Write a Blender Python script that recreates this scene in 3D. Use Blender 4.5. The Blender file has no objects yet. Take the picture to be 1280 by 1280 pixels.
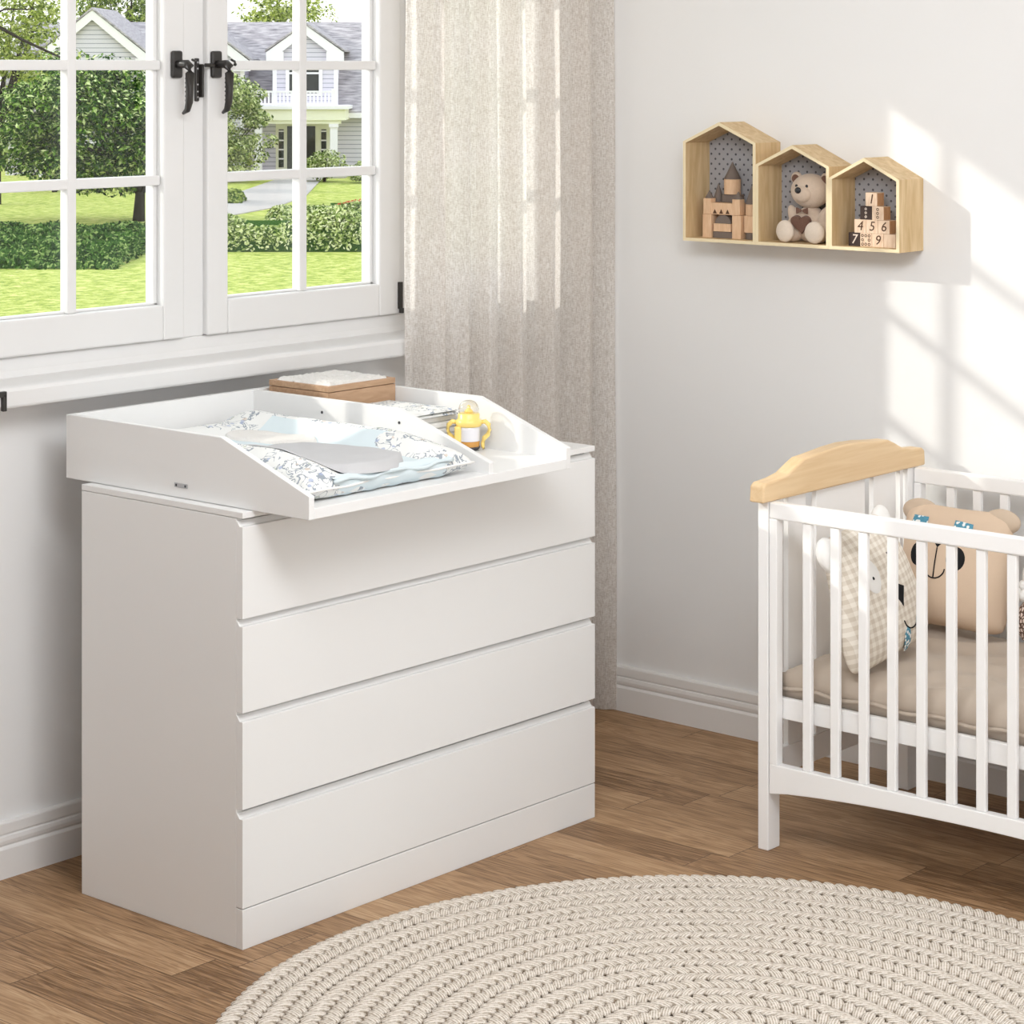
import bpy, bmesh, math, random
import numpy as np
from mathutils import Vector, Matrix, Euler, noise

PI = math.pi
R = math.radians
random.seed(7)
rng = np.random.default_rng(11)
S = bpy.context.scene
C = S.collection

# ------------------------------------------------------------------ camera, world, lights, exposure
cam = bpy.data.objects.new('camera', bpy.data.cameras.new('camera'))
C.objects.link(cam)
CAM = Vector((-5.568, -4.574, 1.9))
AZ = 40.82
cam.location = CAM
cam.rotation_euler = (PI / 2, 0, -R(90 - AZ))
cam.data.sensor_width = 36
cam.data.lens = 36 * 2989 / 1280
cam.data.shift_y = -556 / 1280
cam.data.clip_end = 1000
S.camera = cam
FW = Vector((math.cos(R(AZ)), math.sin(R(AZ)), 0))
RT = Vector((math.sin(R(AZ)), -math.cos(R(AZ)), 0))

w = bpy.data.worlds.new('sky'); S.world = w; w.use_nodes = True
nt = w.node_tree
bg = nt.nodes['Background']
tc = nt.nodes.new('ShaderNodeTexCoord'); sx = nt.nodes.new('ShaderNodeSeparateXYZ')
mr = nt.nodes.new('ShaderNodeMapRange'); rp = nt.nodes.new('ShaderNodeMixRGB')
nt.links.new(tc.outputs['Generated'], sx.inputs[0]); nt.links.new(sx.outputs['Z'], mr.inputs[0])
mr.inputs[1].default_value = 0.0; mr.inputs[2].default_value = 0.7
nt.links.new(mr.outputs[0], rp.inputs[0])
rp.inputs[1].default_value = (1.0, 0.985, 0.96, 1); rp.inputs[2].default_value = (0.80, 0.90, 1.0, 1)
nt.links.new(rp.outputs[0], bg.inputs[0])
bg.inputs[1].default_value = 1.15

sun = bpy.data.objects.new('sun', bpy.data.lights.new('sun', 'SUN')); C.objects.link(sun)
sun.data.energy = 1.3; sun.data.angle = R(1.2); sun.data.color = (1, 0.95, 0.88)
SD = Vector((1, -1.17, -0.70)).normalized()
sun.rotation_euler = SD.to_track_quat('-Z', 'Y').to_euler()
sun.location = (-8, 8, 8)

def area(name, loc, target, sx_, sy_, power, col):
    o = bpy.data.objects.new(name, bpy.data.lights.new(name, 'AREA')); C.objects.link(o)
    o.data.shape = 'RECTANGLE'; o.data.size = sx_; o.data.size_y = sy_; o.data.energy = power; o.data.color = col
    o.location = loc; o.rotation_euler = (Vector(target) - Vector(loc)).to_track_quat('-Z', 'Y').to_euler()
    return o
area('added_overhead_fill', (-2.1, -3.0, 2.70), (-1.9, -2.6, 0), 2.4, 1.8, 17, (0.95, 0.975, 1))  # added soft fill from overhead, not a fitting of the room
area('added_wall_fill', (-2.7, -2.2, 2.64), (0, -0.6, 1.5), 1.6, 0.7, 31, (0.95, 0.975, 1))  # added fill to brighten the right wall, not a track lamp

S.view_settings.view_transform = 'Standard'
S.view_settings.look = 'None'
S.view_settings.gamma = 1
S.view_settings.use_curve_mapping = False
S.view_settings.exposure = 0.85
S.cycles.max_bounces = 10
S.cycles.diffuse_bounces = 6
S.cycles.transparent_max_bounces = 24

# ------------------------------------------------------------------ helpers
def tag(o, label=None, cat=None, group=None, kind=None):
    if label: o['label'] = label
    if cat: o['category'] = cat
    if group: o['group'] = group
    if kind: o['kind'] = kind
    return o

def empty(name, loc=(0, 0, 0), rot=(0, 0, 0), parent=None):
    o = bpy.data.objects.new(name, None); C.objects.link(o)
    o.empty_display_size = 0.05
    o.location = loc; o.rotation_euler = rot
    if parent: o.parent = parent
    return o

def obj(name, bm, mat, parent=None, smooth=False, bevel=0.0, seg=2):
    me = bpy.data.meshes.new(name)
    if isinstance(bm, bmesh.types.BMesh):
        bmesh.ops.recalc_face_normals(bm, faces=bm.faces)
        bm.to_mesh(me); bm.free()
    else:
        v, f = bm
        me.from_pydata([tuple(p) for p in v], [], f)
    if smooth:
        me.polygons.foreach_set('use_smooth', [True] * len(me.polygons))
    o = bpy.data.objects.new(name, me); C.objects.link(o)
    if mat: me.materials.append(mat)
    if parent: o.parent = parent
    if bevel:
        b = o.modifiers.new('bevel', 'BEVEL'); b.width = bevel; b.segments = seg; b.limit_method = 'ANGLE'; b.angle_limit = R(35)
        b.harden_normals = False
    return o

def BM(): return bmesh.new()

def box(bm, x0, x1, y0, y1, z0, z1, rot=None, c=None):
    vs = [bm.verts.new((x, y, z)) for x in (x0, x1) for y in (y0, y1) for z in (z0, z1)]
    for f in ((0, 1, 3, 2), (4, 6, 7, 5), (0, 4, 5, 1), (2, 3, 7, 6), (0, 2, 6, 4), (1, 5, 7, 3)):
        bm.faces.new([vs[i] for i in f])
    if rot is not None:
        bmesh.ops.rotate(bm, verts=vs, cent=c or ((x0+x1)/2, (y0+y1)/2, (z0+z1)/2), matrix=rot)
    return vs

def B(name, x0, x1, y0, y1, z0, z1, mat, parent=None, bevel=0.0, seg=2):
    bm = BM(); box(bm, x0, x1, y0, y1, z0, z1); return obj(name, bm, mat, parent, bevel=bevel, seg=seg)

def prism(bm, pts, axis, a0, a1):
    """extrude a 2D polygon along an axis; pts are the two other coordinates in order"""
    def P(p, a):
        if axis == 'x': return (a, p[0], p[1])
        if axis == 'y': return (p[0], a, p[1])
        return (p[0], p[1], a)
    A = [bm.verts.new(P(p, a0)) for p in pts]; D = [bm.verts.new(P(p, a1)) for p in pts]
    n = len(pts)
    bm.faces.new(A); bm.faces.new(D[::-1])
    for i in range(n): bm.faces.new((A[i], D[i], D[(i+1) % n], A[(i+1) % n]))
    return A + D

def lathe(bm, prof, n=24, c=(0, 0, 0), mtx=None):
    rings = []
    for r, z in prof:
        if r < 1e-6: rings.append([bm.verts.new((c[0], c[1], c[2] + z))])
        else: rings.append([bm.verts.new((c[0] + r*math.cos(2*PI*i/n), c[1] + r*math.sin(2*PI*i/n), c[2] + z)) for i in range(n)])
    for a, b in zip(rings, rings[1:]):
        for i in range(n):
            j = (i+1) % n
            if len(a) == 1 and len(b) == 1: continue
            if len(a) == 1: bm.faces.new((a[0], b[i], b[j]))
            elif len(b) == 1: bm.faces.new((a[i], a[j], b[0]))
            else: bm.faces.new((a[i], a[j], b[j], b[i]))
    vs = [v for r_ in rings for v in r_]
    if mtx is not None: bmesh.ops.transform(bm, matrix=mtx, verts=vs)
    return vs

def tube(bm, pts, rad, n=8, flat=None):
    pts = [Vector(p) for p in pts]; rings = []
    up = Vector((0, 0, 1))
    for i, p in enumerate(pts):
        t = (pts[min(i+1, len(pts)-1)] - pts[max(i-1, 0)]).normalized()
        s = t.cross(up) if abs(t.z) < 0.95 else t.cross(Vector((0, 1, 0)))
        s.normalize(); u = s.cross(t).normalized()
        r_ = rad[i] if isinstance(rad, (list, tuple)) else rad
        fl = flat or 1.0
        rings.append([bm.verts.new(p + s*math.cos(2*PI*k/n)*r_ + u*math.sin(2*PI*k/n)*r_*fl) for k in range(n)])
    for a, b in zip(rings, rings[1:]):
        for k in range(n): bm.faces.new((a[k], a[(k+1) % n], b[(k+1) % n], b[k]))
    bm.faces.new(rings[0][::-1]); bm.faces.new(rings[-1])

def ball(bm, c, r, seg=16, ring=10, mtx=None):
    if not hasattr(r, '__len__'): r = (r, r, r)
    m = Matrix.Translation(c) @ (mtx or Matrix.Identity(4)) @ Matrix.Diagonal((r[0], r[1], r[2], 1))
    return bmesh.ops.create_uvsphere(bm, u_segments=seg, v_segments=ring, radius=1, matrix=m)['verts']

# ------------------------------------------------------------------ materials
def mat(name, col, rough=0.5, spec=0.3, noise_amt=0.0, nscale=20, bump=0.0, bscale=200, metal=0.0, sheen=0.0, trans=0.0):
    m = bpy.data.materials.new(name); m.use_nodes = True
    t = m.node_tree; p = t.nodes['Principled BSDF']
    p.inputs['Base Color'].default_value = (*col, 1); p.inputs['Roughness'].default_value = rough
    p.inputs['Specular IOR Level'].default_value = spec; p.inputs['Metallic'].default_value = metal
    if sheen: p.inputs['Sheen Weight'].default_value = sheen
    co = t.nodes.new('ShaderNodeTexCoord')
    if noise_amt:
        n = t.nodes.new('ShaderNodeTexNoise'); n.inputs['Scale'].default_value = nscale; n.inputs['Detail'].default_value = 5
        t.links.new(co.outputs['Object'], n.inputs['Vector'])
        mx = t.nodes.new('ShaderNodeMixRGB'); mx.blend_type = 'MIX'
        mx.inputs[1].default_value = (*[c*(1-noise_amt) for c in col], 1); mx.inputs[2].default_value = (*[min(1, c*(1+noise_amt)) for c in col], 1)
        t.links.new(n.outputs['Fac'], mx.inputs[0]); t.links.new(mx.outputs[0], p.inputs['Base Color'])
    if bump:
        n = t.nodes.new('ShaderNodeTexNoise'); n.inputs['Scale'].default_value = bscale; n.inputs['Detail'].default_value = 3
        t.links.new(co.outputs['Object'], n.inputs['Vector'])
        b = t.nodes.new('ShaderNodeBump'); b.inputs['Strength'].default_value = bump; b.inputs['Distance'].default_value = 0.002
        t.links.new(n.outputs['Fac'], b.inputs['Height']); t.links.new(b.outputs[0], p.inputs['Normal'])
    return m

def N(t, kind, **kw):
    n = t.nodes.new(kind)
    for k, v in kw.items():
        if k.startswith('i'):
            key = k[1:]
            n.inputs[int(key) if key.isdigit() else key].default_value = v
        else: setattr(n, k, v)
    return n

def math_(t, op, a, b=None):
    n = t.nodes.new('ShaderNodeMath'); n.operation = op
    for i, v in enumerate((a, b)):
        if v is None: continue
        if isinstance(v, (int, float)): n.inputs[i].default_value = v
        else: t.links.new(v, n.inputs[i])
    return n.outputs[0]

def wood(name, c1, c2, scale=1.0, axis='x', rough=0.45, stretch=14):
    """fine streaky grain running along one axis"""
    m = bpy.data.materials.new(name); m.use_nodes = True; t = m.node_tree; p = t.nodes['Principled BSDF']
    co = N(t, 'ShaderNodeTexCoord'); mp = N(t, 'ShaderNodeMapping')
    s = [stretch*scale]*3; s[{'x': 0, 'y': 1, 'z': 2}[axis]] = 1.2*scale
    mp.inputs['Scale'].default_value = s
    t.links.new(co.outputs['Object'], mp.inputs[0])
    n1 = N(t, 'ShaderNodeTexNoise'); n1.inputs['Scale'].default_value = 4; n1.inputs['Detail'].default_value = 6; n1.inputs['Distortion'].default_value = 0.6
    t.links.new(mp.outputs[0], n1.inputs['Vector'])
    r = N(t, 'ShaderNodeValToRGB'); r.color_ramp.elements[0].position = 0.32; r.color_ramp.elements[1].position = 0.7
    r.color_ramp.elements[0].color = (*c2, 1); r.color_ramp.elements[1].color = (*c1, 1)
    t.links.new(n1.outputs['Fac'], r.inputs[0]); t.links.new(r.outputs[0], p.inputs['Base Color'])
    p.inputs['Roughness'].default_value = rough; p.inputs['Specular IOR Level'].default_value = 0.3
    return m

def floor_mat():
    m = bpy.data.materials.new('oak_planks'); m.use_nodes = True; t = m.node_tree; p = t.nodes['Principled BSDF']
    co = N(t, 'ShaderNodeTexCoord'); sep = N(t, 'ShaderNodeSeparateXYZ'); t.links.new(co.outputs['Object'], sep.inputs[0])
    X, Y = sep.outputs[0], sep.outputs[1]
    row = math_(t, 'FLOOR', math_(t, 'DIVIDE', X, 0.125))
    wn = N(t, 'ShaderNodeTexWhiteNoise', noise_dimensions='1D'); t.links.new(row, wn.inputs['W'])
    yy = math_(t, 'DIVIDE', math_(t, 'ADD', Y, math_(t, 'MULTIPLY', wn.outputs['Value'], 3.1)), 0.82)
    col = math_(t, 'FLOOR', yy)
    wn2 = N(t, 'ShaderNodeTexWhiteNoise', noise_dimensions='2D')
    cb = N(t, 'ShaderNodeCombineXYZ'); t.links.new(row, cb.inputs[0]); t.links.new(col, cb.inputs[1])
    t.links.new(cb.outputs[0], wn2.inputs['Vector'])
    ID = wn2.outputs['Value']
    # grain coordinates, shifted per plank
    g = N(t, 'ShaderNodeCombineXYZ')
    t.links.new(math_(t, 'ADD', math_(t, 'MULTIPLY', X, 20), math_(t, 'MULTIPLY', ID, 37)), g.inputs[0])
    t.links.new(math_(t, 'MULTIPLY', Y, 1.5), g.inputs[1]); t.links.new(math_(t, 'MULTIPLY', ID, 91), g.inputs[2])
    n1 = N(t, 'ShaderNodeTexNoise'); n1.inputs['Scale'].default_value = 1.6; n1.inputs['Detail'].default_value = 4; n1.inputs['Distortion'].default_value = 0.9
    t.links.new(g.outputs[0], n1.inputs['Vector'])
    rings = math_(t, 'SINE', math_(t, 'MULTIPLY', n1.outputs['Fac'], 42))
    g2 = N(t, 'ShaderNodeCombineXYZ')
    t.links.new(math_(t, 'MULTIPLY', X, 260), g2.inputs[0]); t.links.new(math_(t, 'MULTIPLY', Y, 9), g2.inputs[1]); t.links.new(math_(t, 'MULTIPLY', ID, 51), g2.inputs[2])
    n2 = N(t, 'ShaderNodeTexNoise'); n2.inputs['Scale'].default_value = 1; n2.inputs['Detail'].default_value = 3
    t.links.new(g2.outputs[0], n2.inputs['Vector'])
    tone = math_(t, 'ADD', math_(t, 'MULTIPLY', ID, 0.50), math_(t, 'MULTIPLY', rings, 0.11))
    tone = math_(t, 'ADD', tone, math_(t, 'MULTIPLY', n2.outputs['Fac'], 0.95))
    tone = math_(t, 'ADD', tone, math_(t, 'MULTIPLY', n1.outputs['Fac'], 0.35))
    tone = math_(t, 'SUBTRACT', tone, 0.45)
    r = N(t, 'ShaderNodeValToRGB')
    e = r.color_ramp.elements
    e[0].position = 0.1; e[0].color = (0.16, 0.085, 0.038, 1); e[1].position = 0.95; e[1].color = (0.58, 0.40, 0.24, 1)
    q = e.new(0.5); q.color = (0.38, 0.228, 0.118, 1)
    t.links.new(tone, r.inputs[0])
    fx = math_(t, 'FRACT', math_(t, 'DIVIDE', X, 0.125)); fy = math_(t, 'FRACT', yy)
    gx = math_(t, 'LESS_THAN', math_(t, 'ABSOLUTE', math_(t, 'SUBTRACT', fx, 0.5)), 0.492)
    gy = math_(t, 'LESS_THAN', math_(t, 'ABSOLUTE', math_(t, 'SUBTRACT', fy, 0.5)), 0.4985)
    keep = math_(t, 'MULTIPLY', gx, gy)
    mx = N(t, 'ShaderNodeMixRGB'); mx.inputs[1].default_value = (0.13, 0.075, 0.04, 1)
    t.links.new(keep, mx.inputs[0]); t.links.new(r.outputs[0], mx.inputs[2]); t.links.new(mx.outputs[0], p.inputs['Base Color'])
    p.inputs['Roughness'].default_value = 0.48; p.inputs['Specular IOR Level'].default_value = 0.3
    b = N(t, 'ShaderNodeBump'); b.inputs['Strength'].default_value = 0.25; b.inputs['Distance'].default_value = 0.001
    t.links.new(tone, b.inputs['Height']); t.links.new(b.outputs[0], p.inputs['Normal'])
    return m

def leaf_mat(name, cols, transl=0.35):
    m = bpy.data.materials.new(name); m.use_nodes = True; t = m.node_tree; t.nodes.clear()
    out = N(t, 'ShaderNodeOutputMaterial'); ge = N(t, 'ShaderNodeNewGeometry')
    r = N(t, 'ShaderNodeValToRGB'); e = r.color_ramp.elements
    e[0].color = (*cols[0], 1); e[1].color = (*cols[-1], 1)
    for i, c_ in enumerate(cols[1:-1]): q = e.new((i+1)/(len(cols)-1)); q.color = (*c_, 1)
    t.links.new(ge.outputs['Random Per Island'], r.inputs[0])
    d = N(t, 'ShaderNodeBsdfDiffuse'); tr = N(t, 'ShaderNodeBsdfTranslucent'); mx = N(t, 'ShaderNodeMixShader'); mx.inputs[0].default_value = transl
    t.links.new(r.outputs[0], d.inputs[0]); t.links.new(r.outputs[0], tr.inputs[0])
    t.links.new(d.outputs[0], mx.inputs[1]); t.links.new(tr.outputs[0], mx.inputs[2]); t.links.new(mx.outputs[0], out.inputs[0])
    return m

def ramp_mat(name, build, rough=0.7):
    m = bpy.data.materials.new(name); m.use_nodes = True; t = m.node_tree; p = t.nodes['Principled BSDF']
    p.inputs['Roughness'].default_value = rough; p.inputs['Specular IOR Level'].default_value = 0.2
    co = N(t, 'ShaderNodeTexCoord'); build(t, p, co.outputs['Object'])
    return m

def floral(t, p, co):
    a = N(t, 'ShaderNodeTexNoise'); a.inputs['Scale'].default_value = 26; a.inputs['Detail'].default_value = 2; a.inputs['Distortion'].default_value = 1.6
    t.links.new(co, a.inputs['Vector'])
    line = math_(t, 'LESS_THAN', math_(t, 'ABSOLUTE', math_(t, 'SUBTRACT', a.outputs['Fac'], 0.5)), 0.028)
    c_ = N(t, 'ShaderNodeTexNoise'); c_.inputs['Scale'].default_value = 11; t.links.new(co, c_.inputs['Vector'])
    mask = math_(t, 'GREATER_THAN', c_.outputs['Fac'], 0.45)
    v = N(t, 'ShaderNodeTexVoronoi'); v.inputs['Scale'].default_value = 42; t.links.new(co, v.inputs['Vector'])
    spot = math_(t, 'LESS_THAN', v.outputs['Distance'], 0.25)
    spot = math_(t, 'MULTIPLY', spot, math_(t, 'GREATER_THAN', c_.outputs['Fac'], 0.48))
    m1 = N(t, 'ShaderNodeMixRGB'); m1.inputs[1].default_value = (0.76, 0.765, 0.75, 1); m1.inputs[2].default_value = (0.22, 0.26, 0.31, 1)
    t.links.new(math_(t, 'MULTIPLY', math_(t, 'MULTIPLY', line, mask), 0.85), m1.inputs[0])
    hue = N(t, 'ShaderNodeValToRGB'); hue.color_ramp.interpolation = 'CONSTANT'
    e = hue.color_ramp.elements; e[0].color = (0.32, 0.38, 0.55, 1); e[1].position = 0.5; e[1].color = (0.45, 0.50, 0.38, 1)
    q = e.new(0.75); q.color = (0.60, 0.50, 0.42, 1)
    sp = N(t, 'ShaderNodeSeparateColor'); t.links.new(v.outputs['Color'], sp.inputs[0]); t.links.new(sp.outputs[0], hue.inputs[0])
    m2 = N(t, 'ShaderNodeMixRGB'); t.links.new(math_(t, 'MULTIPLY', spot, 0.7), m2.inputs[0])
    t.links.new(m1.outputs[0], m2.inputs[1]); t.links.new(hue.outputs[0], m2.inputs[2]); t.links.new(m2.outputs[0], p.inputs['Base Color'])

def gingham(t, p, co):
    sep = N(t, 'ShaderNodeSeparateXYZ'); t.links.new(co, sep.inputs[0])
    k = 1/0.021
    a = math_(t, 'GREATER_THAN', math_(t, 'FRACT', math_(t, 'MULTIPLY', sep.outputs[0], k)), 0.5)
    b = math_(t, 'GREATER_THAN', math_(t, 'FRACT', math_(t, 'MULTIPLY', sep.outputs[2], k)), 0.5)
    s = math_(t, 'MULTIPLY', math_(t, 'ADD', a, b), 0.5)
    r = N(t, 'ShaderNodeMixRGB'); r.inputs[1].default_value = (0.84, 0.79, 0.71, 1); r.inputs[2].default_value = (0.64, 0.57, 0.48, 1)
    t.links.new(s, r.inputs[0]); t.links.new(r.outputs[0], p.inputs['Base Color'])

def bluefloral(t, p, co):
    v = N(t, 'ShaderNodeTexVoronoi'); v.inputs['Scale'].default_value = 95; t.links.new(co, v.inputs['Vector'])
    r = N(t, 'ShaderNodeValToRGB'); e = r.color_ramp.elements
    e[0].position = 0.38; e[0].color = (0.85, 0.88, 0.88, 1); e[1].position = 0.46; e[1].color = (0.10, 0.30, 0.42, 1)
    t.links.new(v.outputs['Distance'], r.inputs[0]); t.links.new(r.outputs[0], p.inputs['Base Color'])

def lattice(t, p, co):
    v = N(t, 'ShaderNodeTexVoronoi', feature='DISTANCE_TO_EDGE'); v.inputs['Scale'].default_value = 85; t.links.new(co, v.inputs['Vector'])
    r = N(t, 'ShaderNodeValToRGB'); e = r.color_ramp.elements
    e[0].position = 0.10; e[0].color = (0.12, 0.07, 0.05, 1); e[1].position = 0.16; e[1].color = (0.75, 0.62, 0.55, 1)
    t.links.new(v.outputs['Distance'], r.inputs[0]); t.links.new(r.outputs[0], p.inputs['Base Color'])

def dotted(t, p, co):
    """grey card with a staggered grid of dark dots, laid out in the y-z plane"""
    sep = N(t, 'ShaderNodeSeparateXYZ'); t.links.new(co, sep.inputs[0])
    P_ = 0.0285
    def grid(oy, oz):
        fy = math_(t, 'SUBTRACT', math_(t, 'FRACT', math_(t, 'DIVIDE', math_(t, 'ADD', sep.outputs[1], 5+oy), P_)), 0.5)
        fz = math_(t, 'SUBTRACT', math_(t, 'FRACT', math_(t, 'DIVIDE', math_(t, 'ADD', sep.outputs[2], 5+oz), P_)), 0.5)
        d = math_(t, 'ADD', math_(t, 'MULTIPLY', fy, fy), math_(t, 'MULTIPLY', fz, fz))
        return math_(t, 'LESS_THAN', d, 0.0135)
    d = math_(t, 'MAXIMUM', grid(0, 0), grid(P_/2, P_/2))
    r = N(t, 'ShaderNodeMixRGB'); r.inputs[1].default_value = (0.36, 0.36, 0.38, 1); r.inputs[2].default_value = (0.10, 0.10, 0.11, 1)
    t.links.new(d, r.inputs[0]); t.links.new(r.outputs[0], p.inputs['Base Color'])

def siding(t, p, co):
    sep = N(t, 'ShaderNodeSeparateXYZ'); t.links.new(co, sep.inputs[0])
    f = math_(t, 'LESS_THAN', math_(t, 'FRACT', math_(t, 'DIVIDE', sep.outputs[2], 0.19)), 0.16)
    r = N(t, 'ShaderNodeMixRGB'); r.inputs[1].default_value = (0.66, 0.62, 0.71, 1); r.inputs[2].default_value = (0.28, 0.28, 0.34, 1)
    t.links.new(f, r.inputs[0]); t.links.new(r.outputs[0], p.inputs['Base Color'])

def shingle(t, p, co):
    mp = N(t, 'ShaderNodeMapping'); mp.inputs['Scale'].default_value = (1.2, 5, 9); t.links.new(co, mp.inputs[0])
    n = N(t, 'ShaderNodeTexNoise'); n.inputs['Scale'].default_value = 1.7; n.inputs['Detail'].default_value = 6; t.links.new(mp.outputs[0], n.inputs['Vector'])
    r = N(t, 'ShaderNodeValToRGB'); e = r.color_ramp.elements
    e[0].position = 0.3; e[0].color = (0.20, 0.18, 0.20, 1); e[1].position = 0.75; e[1].color = (0.60, 0.55, 0.57, 1)
    t.links.new(n.outputs['Fac'], r.inputs[0]); t.links.new(r.outputs[0], p.inputs['Base Color'])

def grass(t, p, co):
    n = N(t, 'ShaderNodeTexNoise'); n.inputs['Scale'].default_value = 3.5; n.inputs['Detail'].default_value = 8; n.inputs['Roughness'].default_value = 0.85; t.links.new(co, n.inputs['Vector'])
    r = N(t, 'ShaderNodeValToRGB'); e = r.color_ramp.elements
    e[0].position = 0.36; e[0].color = (0.12, 0.19, 0.02, 1); e[1].position = 0.62; e[1].color = (0.62, 0.60, 0.22, 1)
    q = e.new(0.48); q.color = (0.32, 0.38, 0.06, 1)
    t.links.new(n.outputs['Fac'], r.inputs[0]); t.links.new(r.outputs[0], p.inputs['Base Color'])

def towel_bump(t, p, co):
    p.inputs['Base Color'].default_value = (0.74, 0.72, 0.69, 1)
    n = N(t, 'ShaderNodeTexNoise'); n.inputs['Scale'].default_value = 220; t.links.new(co, n.inputs['Vector'])
    b = N(t, 'ShaderNodeBump'); b.inputs['Strength'].default_value = 0.8; b.inputs['Distance'].default_value = 0.003
    t.links.new(n.outputs['Fac'], b.inputs['Height']); t.links.new(b.outputs[0], p.inputs['Normal'])

def curtain_mat():
    m = bpy.data.materials.new('linen_curtain'); m.use_nodes = True; t = m.node_tree; t.nodes.clear()
    out = N(t, 'ShaderNodeOutputMaterial'); co = N(t, 'ShaderNodeTexCoord')
    mp = N(t, 'ShaderNodeMapping'); mp.inputs['Scale'].default_value = (120, 120, 420); t.links.new(co.outputs['Object'], mp.inputs[0])
    n = N(t, 'ShaderNodeTexNoise'); n.inputs['Scale'].default_value = 1; n.inputs['Detail'].default_value = 3; t.links.new(mp.outputs[0], n.inputs['Vector'])
    mp2 = N(t, 'ShaderNodeMapping'); mp2.inputs['Scale'].default_value = (420, 420, 60); t.links.new(co.outputs['Object'], mp2.inputs[0])
    n2 = N(t, 'ShaderNodeTexNoise'); n2.inputs['Scale'].default_value = 1; n2.inputs['Detail'].default_value = 2; t.links.new(mp2.outputs[0], n2.inputs['Vector'])
    s = math_(t, 'MULTIPLY', math_(t, 'ADD', n.outputs['Fac'], n2.outputs['Fac']), 0.5)
    r = N(t, 'ShaderNodeValToRGB'); e = r.color_ramp.elements
    e[0].position = 0.36; e[0].color = (0.66, 0.61, 0.56, 1); e[1].position = 0.62; e[1].color = (0.95, 0.92, 0.89, 1)
    t.links.new(s, r.inputs[0])
    d = N(t, 'ShaderNodeBsdfDiffuse'); tr = N(t, 'ShaderNodeBsdfTranslucent'); mx = N(t, 'ShaderNodeMixShader'); mx.inputs[0].default_value = 0.62
    t.links.new(r.outputs[0], d.inputs[0]); t.links.new(r.outputs[0], tr.inputs[0])
    bp = N(t, 'ShaderNodeBump'); bp.inputs['Strength'].default_value = 0.5; bp.inputs['Distance'].default_value = 0.002
    t.links.new(s, bp.inputs['Height']); t.links.new(bp.outputs[0], d.inputs['Normal'])
    t.links.new(d.outputs[0], mx.inputs[1]); t.links.new(tr.outputs[0], mx.inputs[2]); t.links.new(mx.outputs[0], out.inputs[0])
    return m

def glass_mat():
    m = bpy.data.materials.new('window_glass'); m.use_nodes = True; t = m.node_tree; t.nodes.clear()
    out = N(t, 'ShaderNodeOutputMaterial'); tr = N(t, 'ShaderNodeBsdfTransparent'); gl = N(t, 'ShaderNodeBsdfGlossy'); gl.inputs['Roughness'].default_value = 0.02
    mx = N(t, 'ShaderNodeMixShader'); mx.inputs[0].default_value = 0.03
    tr.inputs[0].default_value = (0.97, 0.98, 0.97, 1)
    t.links.new(tr.outputs[0], mx.inputs[1]); t.links.new(gl.outputs[0], mx.inputs[2]); t.links.new(mx.outputs[0], out.inputs[0])
    return m

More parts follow.
